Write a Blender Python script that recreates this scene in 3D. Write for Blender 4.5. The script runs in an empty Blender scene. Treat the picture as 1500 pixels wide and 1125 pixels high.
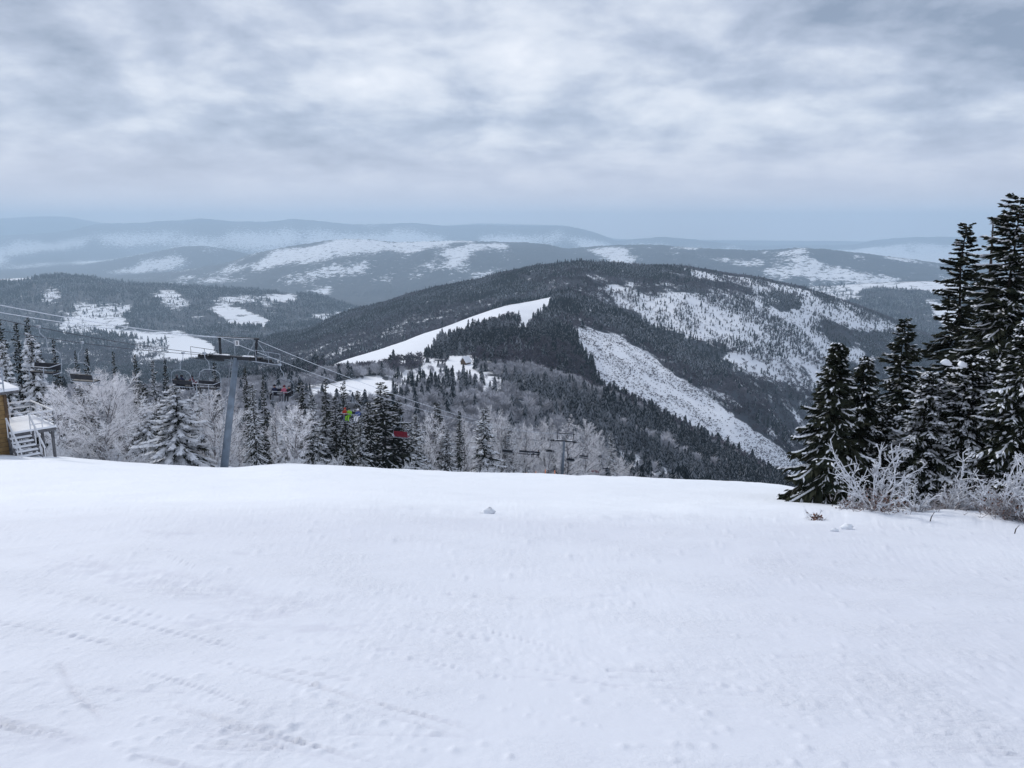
import bpy, math, random
import numpy as np
from mathutils import Vector, Matrix

random.seed(7)
RNG = np.random.default_rng(11)
SC = bpy.context.scene
COL = SC.collection

# ------------------------------------------------------------------ camera frame (camera at the origin, looking along +Y)
F = 1180.0
PITCH = math.atan((562.5 - 335.0) / F)
CP, SP = math.cos(PITCH), math.sin(PITCH)

def T(v):                       # slope z/Y of the sight line through photo row v
    cy = (562.5 - np.asarray(v, float)) / F
    return (-SP + cy * CP) / (CP + cy * SP)

def S(u, v):                    # X/Y of the sight line
    cy = (562.5 - np.asarray(v, float)) / F
    return ((np.asarray(u, float) - 750.0) / F) / (CP + cy * SP)

def UV(s, t):
    cy = (t * CP + SP) / (CP - t * SP)
    return 750.0 + np.asarray(s) * F * (CP + cy * SP), 562.5 - F * cy

def P(u, v, Y):
    return Vector((float(S(u, v)) * Y, Y, float(T(v)) * Y))

# ------------------------------------------------------------------ noise
def _hash(ix, iy, seed):
    n = (ix.astype(np.int64) * 374761393 + iy.astype(np.int64) * 668265263 + seed * 1442695041) & 0x7fffffff
    n = ((n ^ (n >> 13)) * 1274126177) & 0x7fffffff
    n = (n ^ (n >> 16)) * 2246822519 & 0x7fffffff
    return n / float(0x7fffffff)

def vnoise(x, y, seed=0):
    ix, iy = np.floor(x), np.floor(y)
    fx, fy = x - ix, y - iy
    fx = fx * fx * (3 - 2 * fx); fy = fy * fy * (3 - 2 * fy)
    a = _hash(ix, iy, seed); b = _hash(ix + 1, iy, seed)
    c = _hash(ix, iy + 1, seed); d = _hash(ix + 1, iy + 1, seed)
    return (a + (b - a) * fx) * (1 - fy) + (c + (d - c) * fx) * fy

def fbm(x, y, oct=4, seed=0):   # about -1 .. 1
    r = 0; amp = 0.5; tot = 0
    for k in range(oct):
        r = r + amp * (vnoise(x * 2**k + 17.3 * k, y * 2**k - 9.1 * k, seed + k) * 2 - 1); tot += amp; amp *= 0.5
    return r / tot

# ------------------------------------------------------------------ object helpers
def make_mesh(name, V, faces, mats, midx=None, smooth=False):
    """faces: list of int arrays (n,3) or (n,4); midx: matching list of ints or arrays"""
    me = bpy.data.meshes.new(name)
    V = np.asarray(V, np.float32)
    faces = [np.asarray(f, np.int32) for f in faces if len(f)]
    me.vertices.add(len(V)); me.vertices.foreach_set('co', V.ravel())
    tot = np.concatenate([np.full(len(f), f.shape[1], np.int32) for f in faces])
    loops = np.concatenate([f.ravel() for f in faces])
    me.loops.add(len(loops)); me.loops.foreach_set('vertex_index', loops)
    me.polygons.add(len(tot))
    st = np.zeros(len(tot), np.int32); st[1:] = np.cumsum(tot)[:-1]
    me.polygons.foreach_set('loop_start', st)
    for m in (mats if isinstance(mats, (list, tuple)) else [mats]):
        me.materials.append(m)
    if midx is not None:
        me.polygons.foreach_set('material_index', np.asarray(midx, np.int32))
    me.polygons.foreach_set('use_smooth', np.full(len(tot), smooth))
    me.update(calc_edges=True)
    return me

def link(name, me, parent=None, loc=(0, 0, 0)):
    o = bpy.data.objects.new(name, me); COL.objects.link(o)
    o.location = loc
    if parent is not None: o.parent = parent
    return o

def tag(o, label=None, cat=None, group=None, kind=None):
    if label: o['label'] = label
    if cat: o['category'] = cat
    if group: o['group'] = group
    if kind: o['kind'] = kind
    return o

def thing(name, label, cat, loc=(0, 0, 0), group=None):
    o = bpy.data.objects.new(name, None); COL.objects.link(o)
    o.location = loc; o.empty_display_size = 0.2
    return tag(o, label, cat, group)

def copy_tree(o, parent=None):
    c = o.copy(); COL.objects.link(c)
    if parent is not None: c.parent = parent
    for ch in o.children: copy_tree(ch, c)
    return c

class MB:
    """collects boxes, tubes and strips into one mesh"""
    def __init__(s): s.V = []; s.Q = []; s.T3 = []; s.n = 0
    def add(s, V, Q=None, T3=None):
        V = np.asarray(V, float).reshape(-1, 3)
        if Q is not None and len(Q): s.Q.append(np.asarray(Q, int) + s.n)
        if T3 is not None and len(T3): s.T3.append(np.asarray(T3, int) + s.n)
        s.V.append(V); s.n += len(V)
    def box(s, o, ax, ay, az):              # corner + three edge vectors
        o, ax, ay, az = (np.asarray(k, float) for k in (o, ax, ay, az))
        V = [o, o + ax, o + ax + ay, o + ay, o + az, o + ax + az, o + ax + ay + az, o + ay + az]
        s.add(V, [[0, 3, 2, 1], [4, 5, 6, 7], [0, 1, 5, 4], [1, 2, 6, 5], [2, 3, 7, 6], [3, 0, 4, 7]])
    def bar(s, p, q, r, n=6, r2=None):
        s.tube([p, q], [r, r if r2 is None else r2], n)
    def tube(s, pts, rad, n=6):
        pts = np.asarray(pts, float); m = len(pts)
        rad = np.full(m, rad) if np.isscalar(rad) else np.asarray(rad, float)
        tan = np.gradient(pts, axis=0); tan /= np.linalg.norm(tan, axis=1)[:, None] + 1e-9
        up = np.where(np.abs(tan[:, 2:3]) > 0.9, np.array([[1., 0, 0]]), np.array([[0, 0, 1.]]))
        a = np.cross(tan, up); a /= np.linalg.norm(a, axis=1)[:, None] + 1e-9
        b = np.cross(tan, a)
        ang = np.arange(n) * 2 * np.pi / n
        V = pts[:, None] + rad[:, None, None] * (np.cos(ang)[None, :, None] * a[:, None] + np.sin(ang)[None, :, None] * b[:, None])
        i = np.arange(m - 1)[:, None] * n; j = np.arange(n)[None]; k = (j + 1) % n
        Q = np.stack([i + j, i + k, i + n + k, i + n + j], -1).reshape(-1, 4)
        T3 = [[0, k2 + 1, k2] for k2 in range(1, n - 1)] + [[(m - 1) * n, (m - 1) * n + k2, (m - 1) * n + k2 + 1] for k2 in range(1, n - 1)]
        s.add(V.reshape(-1, 3), Q, T3)
    def mesh(s, name, mat, smooth=False):
        return make_mesh(name, np.concatenate(s.V), s.Q + s.T3, mat, None, smooth)
    def build(s, name, mat, parent=None, smooth=False):
        return link(name, s.mesh(name, mat, smooth), parent)

# ------------------------------------------------------------------ materials
def mat(name, col, rough=0.7, spec=0.3, metal=0.0, var=0.0, scale=3.0, bump=0.0, bscale=20.0, col2=None, detail=4.0, rnd=0.0):
    m = bpy.data.materials.new(name); m.use_nodes = True
    nt = m.node_tree; b = nt.nodes['Principled BSDF']
    b.inputs['Roughness'].default_value = rough
    b.inputs['Specular IOR Level'].default_value = spec
    b.inputs['Metallic'].default_value = metal
    c = (*col, 1)
    b.inputs['Base Color'].default_value = c
    geo = nt.nodes.new('ShaderNodeNewGeometry')
    last = None
    if var or col2:
        n = nt.nodes.new('ShaderNodeTexNoise'); n.inputs['Scale'].default_value = scale; n.inputs['Detail'].default_value = detail
        nt.links.new(geo.outputs['Position'], n.inputs['Vector'])
        r = nt.nodes.new('ShaderNodeMapRange'); r.inputs[1].default_value = 0.35; r.inputs[2].default_value = 0.65
        nt.links.new(n.outputs[0], r.inputs[0])
        mx = nt.nodes.new('ShaderNodeMix'); mx.data_type = 'RGBA'
        nt.links.new(r.outputs[0], mx.inputs[0])
        if col2: a, d = c, (*col2, 1)
        else: a, d = tuple(k * (1 - var) for k in col) + (1,), tuple(min(1, k * (1 + var)) for k in col) + (1,)
        mx.inputs[6].default_value = a; mx.inputs[7].default_value = d
        last = mx.outputs[2]
    if rnd:
        oi = nt.nodes.new('ShaderNodeObjectInfo')
        rr = nt.nodes.new('ShaderNodeMapRange'); rr.inputs[3].default_value = 1 - rnd; rr.inputs[4].default_value = 1 + rnd
        nt.links.new(oi.outputs['Random'], rr.inputs[0])
        mm = nt.nodes.new('ShaderNodeMix'); mm.data_type = 'RGBA'; mm.blend_type = 'MULTIPLY'; mm.inputs[0].default_value = 1
        if last is None: mm.inputs[6].default_value = c
        else: nt.links.new(last, mm.inputs[6])
        nt.links.new(rr.outputs[0], mm.inputs[7]); last = mm.outputs[2]
    if last is not None: nt.links.new(last, b.inputs['Base Color'])
    if bump:
        n2 = nt.nodes.new('ShaderNodeTexNoise'); n2.inputs['Scale'].default_value = bscale; n2.inputs['Detail'].default_value = 5
        nt.links.new(geo.outputs['Position'], n2.inputs['Vector'])
        bp = nt.nodes.new('ShaderNodeBump'); bp.inputs['Strength'].default_value = bump; bp.inputs['Distance'].default_value = 0.02
        nt.links.new(n2.outputs[0], bp.inputs['Height']); nt.links.new(bp.outputs[0], b.inputs['Normal'])
    return m

M = {}
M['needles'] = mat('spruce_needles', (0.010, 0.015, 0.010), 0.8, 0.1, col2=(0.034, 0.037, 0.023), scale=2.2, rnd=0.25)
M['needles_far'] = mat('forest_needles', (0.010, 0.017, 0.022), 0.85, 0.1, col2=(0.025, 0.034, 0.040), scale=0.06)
M['rime_needles'] = mat('rimed_needles', (0.50, 0.53, 0.58), 0.85, 0.1, col2=(0.74, 0.76, 0.80), scale=1.5, rnd=0.12)
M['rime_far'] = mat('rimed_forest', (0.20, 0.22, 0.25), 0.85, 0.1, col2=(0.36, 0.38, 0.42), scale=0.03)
M['tree_snow'] = mat('branch_snow', (0.80, 0.82, 0.86), 0.75, 0.2, var=0.06, scale=4)
M['bark'] = mat('spruce_bark', (0.045, 0.036, 0.032), 0.9, 0.1, var=0.4, scale=9)
M['bare_bark'] = mat('bare_bark', (0.085, 0.075, 0.075), 0.9, 0.1, col2=(0.34, 0.34, 0.36), scale=3)
M['rime_twig'] = mat('rimed_twigs', (0.70, 0.69, 0.72), 0.85, 0.1, col2=(0.90, 0.90, 0.92), scale=0.7, rnd=0.16)
M['bush_rime'] = mat('bush_rime', (0.42, 0.43, 0.46), 0.8, 0.2, col2=(0.80, 0.82, 0.86), scale=9)
M['bush_twig'] = mat('bush_twig', (0.16, 0.13, 0.125), 0.85, 0.1, col2=(0.45, 0.44, 0.46), scale=9)
M['dry_leaf'] = mat('dry_leaves', (0.075, 0.035, 0.025), 0.8, 0.2, col2=(0.22, 0.11, 0.08), scale=14)
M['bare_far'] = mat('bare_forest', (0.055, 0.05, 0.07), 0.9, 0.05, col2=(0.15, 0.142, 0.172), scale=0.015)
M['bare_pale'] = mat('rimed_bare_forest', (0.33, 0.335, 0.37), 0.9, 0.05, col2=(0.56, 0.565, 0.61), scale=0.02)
M['steel'] = mat('galvanised_steel', (0.16, 0.20, 0.25), 0.55, 0.4, 0.3, var=0.2, scale=1.5)
M['steel_pale'] = mat('rimed_steel', (0.36, 0.40, 0.46), 0.6, 0.3, 0.1, var=0.2, scale=4)
M['dark_steel'] = mat('dark_steel', (0.025, 0.028, 0.034), 0.6, 0.3, 0.2, var=0.3, scale=5)
M['rubber'] = mat('black_rubber', (0.02, 0.02, 0.022), 0.7, 0.3, var=0.2, scale=8)
M['rope_white'] = mat('rimed_cable', (0.66, 0.70, 0.76), 0.8, 0.2, var=0.1, scale=3)
M['rope_dark'] = mat('steel_cable', (0.055, 0.06, 0.075), 0.6, 0.3, var=0.2, scale=3)
M['seat_dark'] = mat('dark_padding', (0.018, 0.02, 0.028), 0.7, 0.3, var=0.2, scale=6)
M['seat_red'] = mat('red_padding', (0.20, 0.012, 0.026), 0.6, 0.3, var=0.25, scale=6)
M['wood'] = mat('ochre_boards', (0.31, 0.205, 0.09), 0.75, 0.2, col2=(0.20, 0.125, 0.055), scale=2.5)
M['wood_dark'] = mat('dark_timber', (0.10, 0.065, 0.04), 0.8, 0.2, var=0.3, scale=3)
M['wood_grey'] = mat('weathered_timber', (0.13, 0.13, 0.14), 0.85, 0.15, var=0.3, scale=5)
M['white_paint'] = mat('white_paint', (0.72, 0.73, 0.76), 0.6, 0.3, var=0.05, scale=5)
M['glass'] = mat('window_glass', (0.02, 0.025, 0.035), 0.08, 0.6)
M['orange'] = mat('orange_mesh', (0.75, 0.24, 0.09), 0.7, 0.2, var=0.15, scale=6)
M['skin'] = mat('skin', (0.45, 0.27, 0.20), 0.6, 0.3, var=0.05)
M['snow_obj'] = mat('roof_snow', (0.84, 0.86, 0.90), 0.75, 0.2, var=0.03, scale=2, bump=0.3, bscale=6)

def snow_material():
    m = bpy.data.materials.new('snow'); m.use_nodes = True
    nt = m.node_tree; N = nt.nodes; L = nt.links; b = N['Principled BSDF']
    b.inputs['Roughness'].default_value = 0.72; b.inputs['Specular IOR Level'].default_value = 0.25
    geo = N.new('ShaderNodeNewGeometry')
    n = N.new('ShaderNodeTexNoise'); n.inputs['Scale'].default_value = 0.45; n.inputs['Detail'].default_value = 5
    L.new(geo.outputs['Position'], n.inputs['Vector'])
    tone_at = N.new('ShaderNodeAttribute'); tone_at.attribute_name = 'packed_shade'
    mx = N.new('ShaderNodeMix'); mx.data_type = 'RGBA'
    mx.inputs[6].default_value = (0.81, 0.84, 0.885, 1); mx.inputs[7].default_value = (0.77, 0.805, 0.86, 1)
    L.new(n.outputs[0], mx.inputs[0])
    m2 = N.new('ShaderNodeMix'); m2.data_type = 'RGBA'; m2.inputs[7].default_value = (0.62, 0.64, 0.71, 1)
    L.new(mx.outputs[2], m2.inputs[6]); L.new(tone_at.outputs['Fac'], m2.inputs[0])
    L.new(m2.outputs[2], b.inputs['Base Color'])
    h1 = N.new('ShaderNodeTexNoise'); h1.inputs['Scale'].default_value = 14; h1.inputs['Detail'].default_value = 7; h1.inputs['Roughness'].default_value = 0.65
    L.new(geo.outputs['Position'], h1.inputs['Vector'])
    mp = N.new('ShaderNodeMapping'); mp.inputs['Rotation'].default_value = (0, 0, math.radians(14)); mp.inputs['Scale'].default_value = (1.6, 6, 1)
    L.new(geo.outputs['Position'], mp.inputs['Vector'])
    h2 = N.new('ShaderNodeTexNoise'); h2.inputs['Scale'].default_value = 1.3; h2.inputs['Detail'].default_value = 6
    L.new(mp.outputs[0], h2.inputs['Vector'])
    ad = N.new('ShaderNodeMath'); ad.operation = 'ADD'
    L.new(h1.outputs[0], ad.inputs[0]); L.new(h2.outputs[0], ad.inputs[1])
    bp = N.new('ShaderNodeBump'); bp.inputs['Strength'].default_value = 0.8; bp.inputs['Distance'].default_value = 0.03
    pm = N.new('ShaderNodeTexNoise'); pm.inputs['Scale'].default_value = 0.8; pm.inputs['Detail'].default_value = 3
    L.new(geo.outputs['Position'], pm.inputs['Vector'])
    pr = N.new('ShaderNodeMapRange'); pr.inputs[1].default_value = 0.38; pr.inputs[2].default_value = 0.66; pr.inputs[3].default_value = 0.12; pr.inputs[4].default_value = 1.0
    L.new(pm.outputs[0], pr.inputs[0]); pmul = N.new('ShaderNodeMath'); pmul.operation = 'MULTIPLY'
    L.new(ad.outputs[0], pmul.inputs[0]); L.new(pr.outputs[0], pmul.inputs[1])
    L.new(pmul.outputs[0], bp.inputs['Height']); L.new(bp.outputs[0], b.inputs['Normal'])
    return m

def hill_material():
    m = bpy.data.materials.new('wooded_snow_hills'); m.use_nodes = True
    nt = m.node_tree; N = nt.nodes; L = nt.links; b = N['Principled BSDF']
    b.inputs['Roughness'].default_value = 0.85; b.inputs['Specular IOR Level'].default_value = 0.1
    at = N.new('ShaderNodeAttribute'); at.attribute_name = 'forest'
    geo = N.new('ShaderNodeNewGeometry')
    n = N.new('ShaderNodeTexNoise'); n.inputs['Scale'].default_value = 0.02; n.inputs['Detail'].default_value = 8; n.inputs['Roughness'].default_value = 0.7
    L.new(geo.outputs['Position'], n.inputs['Vector'])
    mr = N.new('ShaderNodeMapRange'); mr.inputs[1].default_value = 0.3; mr.inputs[2].default_value = 0.7; mr.inputs[3].default_value = -0.7; mr.inputs[4].default_value = 0.8
    L.new(n.outputs[0], mr.inputs[0])
    ad = N.new('ShaderNodeMath'); ad.operation = 'ADD'; L.new(at.outputs['Fac'], ad.inputs[0]); L.new(mr.outputs[0], ad.inputs[1])
    st = N.new('ShaderNodeMapRange'); st.inputs[1].default_value = 0.28; st.inputs[2].default_value = 0.55
    L.new(ad.outputs[0], st.inputs[0])
    wood = N.new('ShaderNodeMix'); wood.data_type = 'RGBA'
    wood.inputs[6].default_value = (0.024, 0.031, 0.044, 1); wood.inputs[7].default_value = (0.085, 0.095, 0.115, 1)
    n3 = N.new('ShaderNodeTexNoise'); n3.inputs['Scale'].default_value = 0.03; n3.inputs['Detail'].default_value = 6
    L.new(geo.outputs['Position'], n3.inputs['Vector']); L.new(n3.outputs[0], wood.inputs[0])
    mx = N.new('ShaderNodeMix'); mx.data_type = 'RGBA'
    mx.inputs[6].default_value = (0.80, 0.82, 0.86, 1)
    L.new(st.outputs[0], mx.inputs[0]); L.new(wood.outputs[2], mx.inputs[7])
    L.new(mx.outputs[2], b.inputs['Base Color'])
    return m

M['snow'] = snow_material(); M['hills'] = hill_material()

# ------------------------------------------------------------------ terrain: one height field, its ridge lines given as distance and height
NC = 1000
s_in = np.linspace(-0.70, 0.70, NC)
s_out = 0.70 + np.geomspace(0.004, 0.9, 40)
SG = np.concatenate([-s_out[::-1], s_in, s_out]); NCOL = len(SG)

def smooth(a, w):
    if w <= 0: return a
    k = np.exp(-0.5 * (np.arange(-3 * w, 3 * w + 1) / w) ** 2); k /= k.sum()
    return np.convolve(np.pad(a, 3 * w, mode='edge'), k, 'valid')

def ridge(uv, Y, w=5):
    uv = np.array(uv, float)
    s = S(uv[:, 0], uv[:, 1]); t = T(uv[:, 1])
    o = np.argsort(s)
    t = smooth(np.interp(SG, s[o], t[o]), w)
    if np.isscalar(Y): yy = np.full(NCOL, float(Y))
    else:
        Y = np.array(Y, float)
        yy = smooth(np.interp(SG, (Y[:, 0] - 750) / F, Y[:, 1]), 12)
    return yy, t * yy

def level(Y, z): return np.full(NCOL, float(Y)), np.full(NCOL, float(z))

K = {}
K['back'] = level(-8, 0.7)
K['foot'] = level(0, -1.75)
K['c1'] = ridge([(0, 742), (300, 740), (500, 742), (700, 750), (900, 753), (1180, 757), (1500, 768)], 18, 20)
_r = K['c1']; K['near'] = (np.full(NCOL, 1.6), -1.75 + (_r[1] + 1.75) * 1.6 / 18)
K['c2'] = ridge([(-100, 664), (0, 668), (100, 672), (230, 685), (330, 691), (420, 684), (500, 690), (620, 697), (720, 702), (800, 704), (880, 708), (1000, 716), (1100, 722), (1160, 725), (1210, 733), (1260, 740), (1500, 748)],
                [(0, 52), (230, 62), (330, 68), (500, 75), (720, 85), (1000, 100), (1130, 104), (1180, 80), (1240, 40), (1300, 31), (1500, 30)], 6)
K['drop'] = (K['c2'][0] * 1.25, K['c2'][1] * 1.25 - 0.022 * K['c2'][0] * 1.25)
K['A'] = ridge([(0, 715), (400, 706), (800, 716), (1000, 738), (1160, 770), (1500, 860)], 200, 20)
K['B'] = ridge([(0, 655), (400, 640), (600, 640), (700, 652), (800, 682), (900, 712), (1000, 730), (1160, 775), (1500, 880)], 330, 20)
K['C6'] = ridge([(0, 605), (300, 595), (450, 580), (600, 568), (700, 562), (780, 552), (870, 570), (940, 602), (1010, 635), (1080, 667), (1160, 712), (1250, 775), (1500, 870)],
                [(0, 430), (700, 480), (870, 560), (1000, 600), (1160, 640)], 6)
u_at = 750 + SG * F * 0.97
d6 = np.interp(u_at, [760, 880], [-0.022, 0.012])
K['G6'] = (K['C6'][0] * 1.17, K['C6'][1] * 1.17 - d6 * K['C6'][0] * 1.17)
K['C5'] = ridge([(0, 640), (300, 610), (400, 578), (500, 532), (560, 513), (620, 489), (680, 468), (740, 447), (790, 439), (830, 430), (870, 442), (920, 466), (960, 494), (1000, 516), (1050, 543), (1080, 560), (1130, 604), (1165, 655), (1250, 740), (1500, 860)],
                [(300, 700), (500, 900), (620, 1050), (790, 1300), (870, 1250), (1000, 1080), (1165, 970), (1500, 930)], 4)
d5 = np.interp(u_at, [300, 480, 760, 800, 850, 890], [-0.012, 0.012, 0.012, -0.004, -0.004, 0.014])
K['G5'] = (K['C5'][0] * 1.13, K['C5'][1] * 1.13 - d5 * K['C5'][0] * 1.13)
K['C4'] = ridge([(0, 538), (250, 532), (330, 518), (380, 500), (400, 494), (450, 486), (480, 470), (520, 455), (560, 446), (600, 433), (650, 421), (700, 411), (740, 401), (790, 391), (830, 387), (870, 386), (910, 388), (950, 391), (1000, 392), (1060, 402), (1110, 409), (1160, 420), (1200, 430), (1240, 444), (1290, 463), (1330, 483), (1370, 502), (1420, 522), (1500, 545)],
                [(0, 2250), (380, 2250), (600, 2100), (830, 1850), (1000, 1950), (1200, 2100), (1370, 2250)], 4)
K['G4'] = level(2850, -385)
K['B3'] = level(3150, -392)
K['C3'] = ridge([(-100, 400), (0, 409), (40, 407), (90, 404), (130, 407), (180, 414), (240, 417), (300, 420), (370, 424), (420, 430), (480, 436), (520, 449), (600, 467), (700, 475), (1000, 460), (1100, 434), (1180, 420), (1250, 417), (1290, 414), (1340, 412), (1390, 412), (1500, 420)], 4500, 3)
K['G3'] = level(5600, -480)
K['C2'] = ridge([(-100, 412), (150, 412), (180, 404), (250, 399), (330, 386), (360, 374), (400, 366), (440, 359), (480, 353), (510, 350), (540, 351), (580, 355), (620, 354), (650, 353), (700, 354), (770, 356), (800, 359), (830, 365), (850, 363), (900, 359), (960, 359), (1020, 363), (1100, 369), (1140, 366), (1170, 364), (1210, 366), (1270, 371), (1330, 379), (1390, 388), (1450, 396), (1600, 402)],
                [(0, 8800), (500, 9000), (900, 9000), (1170, 7800), (1500, 7800)], 3)
K['G2'] = level(10400, -560)
K['C2a'] = ridge([(-50, 398), (60, 392), (120, 388), (200, 374), (260, 362), (300, 360), (340, 367), (400, 381), (600, 388), (1600, 388)], 12200, 4)
K['G1'] = level(14600, -560)
K['C1'] = ridge([(-100, 350), (0, 346), (100, 339), (140, 329), (200, 327), (260, 323), (300, 321), (345, 325), (390, 325), (430, 321), (470, 324), (520, 330), (560, 328), (600, 327), (650, 331), (700, 330), (820, 332), (850, 335), (880, 343), (900, 353), (920, 352), (970, 347), (1030, 353), (1100, 361), (1250, 359), (1280, 352), (1330, 348), (1400, 348), (1500, 352)], 19500, 3)
K['G0'] = level(21500, -420)
K['C0'] = ridge([(-100, 322), (0, 320), (60, 317), (100, 318), (150, 327), (200, 337), (600, 337), (640, 331), (700, 327), (780, 329), (830, 330), (870, 341), (900, 350), (1500, 356)], 25000, 4)
K['end'] = level(26200, -500)

ORDER = [('back', 0), ('foot', 6), ('near', 4), ('c1', 330), ('c2', 110), ('drop', 10), ('A', 24), ('B', 20), ('C6', 60), ('G6', 12), ('C5', 90), ('G5', 12),
         ('C4', 110), ('G4', 12), ('B3', 12), ('C3', 80), ('G3', 10), ('C2', 70), ('G2', 8), ('C2a', 26), ('G1', 12), ('C1', 34), ('G0', 6), ('C0', 14), ('end', 4)]
KY = np.array([K[n][0] for n, _ in ORDER]); KZ = np.array([K[n][1] for n, _ in ORDER])
assert (np.diff(KY, axis=0) > 0).all(), [ORDER[i][0] for i in np.where((np.diff(KY, axis=0) <= 0).any(1))[0]]
h = np.diff(KY, axis=0); dlt = np.diff(KZ, axis=0) / h
dm = np.zeros_like(KZ); dm[0] = dlt[0]; dm[-1] = dlt[-1]
for k in range(1, len(KY) - 1):                     # shape-preserving slopes
    w1 = 2 * h[k] + h[k - 1]; w2 = h[k] + 2 * h[k - 1]
    ok = dlt[k - 1] * dlt[k] > 0
    dm[k] = np.where(ok, (w1 + w2) / (w1 / np.where(ok, dlt[k - 1], 1) + w2 / np.where(ok, dlt[k], 1)), 0)
rowsY, rowsZ, rowseg = [KY[0][None]], [KZ[0][None]], [np.array([0])]
segrow = {'back': 0}
for k in range(1, len(ORDER)):
    n = ORDER[k][1]; w = np.linspace(0, 1, n + 1)[1:, None]
    if ORDER[k][0] == 'c1':
        yy = 1 / (1 / KY[k - 1] + (1 / KY[k] - 1 / KY[k - 1]) * w)
    else:
        yy = KY[k - 1] + h[k - 1] * w
    x = (yy - KY[k - 1]) / h[k - 1]
    zz = ((1 + 2 * x) * (1 - x) ** 2 * KZ[k - 1] + x * (1 - x) ** 2 * h[k - 1] * dm[k - 1] + x * x * (3 - 2 * x) * KZ[k] + x * x * (x - 1) * h[k - 1] * dm[k])
    rowsY.append(yy); rowsZ.append(zz); rowseg.append(np.full(n, k))
    segrow[ORDER[k][0]] = sum(len(r) for r in rowsY) - 1
GY = np.concatenate(rowsY); GZ = np.concatenate(rowsZ); SEG = np.concatenate(rowseg)
GX = SG[None] * (GY + 10 * np.exp(-np.clip(GY, -9, 400) / 5))
NR = len(GY)
# broad relief on the hills
for (a, b, amp, lam, sd) in (('A', 'C6', 2.0, 40, 3), ('C6', 'C5', 4.0, 90, 5), ('C5', 'C4', 7.0, 130, 7), ('G4', 'C3', 13.0, 260, 9), ('G3', 'C2', 30.0, 480, 11), ('G2', 'C2a', 16.0, 500, 13), ('G1', 'C1', 50.0, 1100, 15), ('G0', 'end', 16.0, 900, 17)):
    r0, r1 = segrow[a], segrow[b]
    w = np.ones(r1 - r0 + 1)[:, None]; e = min(8, (r1 - r0) // 3); w[:e, 0] = np.linspace(0, 1, e); w[-e:, 0] = np.linspace(1, 0.35, e)
    GZ[r0:r1 + 1] += w * amp * fbm(GX[r0:r1 + 1] / lam, GY[r0:r1 + 1] / lam, 5, sd)
# a wooded skyline is ragged
for (a, b, amp, lam) in (('G3', 'C2', 13.0, 45), ('G2', 'C2a', 12.0, 70), ('G1', 'C1', 26.0, 260)):
    r0, r1 = segrow[a], segrow[b]
    GZ[r0:r1 + 1] += amp * np.abs(fbm(GX[r0:r1 + 1] / lam, GY[r0:r1 + 1] / lam, 2, 41))

# near snow relief
r1 = segrow['c2'] + 1
X, Y, Z = GX[:r1], GY[:r1], GZ[:r1]
nearw = np.clip((40 - Y) / 22, 0, 1)
rel = 0.09 * fbm(X / 4.2, Y / 4.2, 2, 21) + 0.012 * fbm(X / 0.9, Y / 0.9, 3, 22) + 0.006 * fbm(X / 0.05, Y / 0.05, 2, 44) * np.clip(fbm(X / 1.1, Y / 0.8, 3, 45) * 2 + .5, 0.1, 1)
ca, sa = math.cos(math.radians(-15)), math.sin(math.radians(-15))
XR, YR = X * ca - Y * sa, X * sa + Y * ca
pat = np.clip(fbm(X / 2.6, Y / 1.9, 3, 31) * 1.6, 0, 1)
rel += 0.014 * pat * fbm(XR / 1.3, YR / 0.10, 3, 23)
rel += 0.014 * np.clip(fbm(X / 1.7 + 5, Y / 1.7, 2, 32) * 2 + 0.2, 0, 1) * np.abs(fbm(X / 0.14, Y / 0.14, 3, 24))
rel += 0.16 * np.clip((Y - 22) / 20, 0, 1) * fbm(X / 9, Y / 7, 4, 25) + 0.09 * np.clip((Y - 24) / 20, 0, 1) * fbm(X / 1.8, Y / 3.0, 3, 46) * np.clip(fbm(X / 14, Y / 10, 2, 47) * 2 + .4, 0, 1)
packed_shade = np.zeros_like(X)
uu, vv = UV(X / np.maximum(Y, 0.5), Z / np.maximum(Y, 0.5))
def blob(u0, v0, ru, rv, rot=0.0):
    c, s_ = math.cos(rot), math.sin(rot)
    du, dv = uu - u0, vv - v0
    return np.exp(-(((du * c + dv * s_) / ru) ** 2 + ((-du * s_ + dv * c) / rv) ** 2))
rough = blob(230, 848, 120, 13, 0.16) + blob(355, 900, 95, 13, -0.2) + 0.35 * blob(240, 780, 60, 8) + 0.4 * blob(480, 920, 70, 12) + 0.15 * blob(330, 1085, 120, 22, 0.1) + 0.2 * blob(30, 1090, 110, 30, 0.2)
rel += 0.035 * np.clip(rough, 0, 1) * (fbm(XR / 0.14, YR / 0.07, 3, 26) - 0.25)
packed_shade += 1.5 * np.clip(rough, 0, 1) * np.clip(0.25 + 1.6 * fbm(XR / 0.20, YR / 0.075, 4, 27), 0, 1)
strip = blob(1060, 745, 130, 8, 0.04)
rel += 0.35 * strip * fbm(X / 3.5, Y / 6, 3, 28); packed_shade += 0.45 * strip * np.clip(fbm(X / 5, Y / 9, 3, 29) + 0.3, 0, 1)
packed_shade += 0.3 * np.clip(fbm(X / 4, Y / 5, 3, 30) + 0.1, 0, 1) * nearw + 0.62 * np.clip((20.5 - Y) / 6, 0, 1)  # packed patches, plus the near field's dimmer light put into the snow colour
lip = np.exp(-((Y - 17.2 - 0.6 * fbm(X / 2, Y * 0, 2, 34)) / 0.55) ** 2) * np.clip((uu - 380) / 150, 0, 1)
rel += 0.10 * lip * np.clip(fbm(X / 0.5, Y / 0.5, 3, 33) + 0.25, 0, 1)
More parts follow.
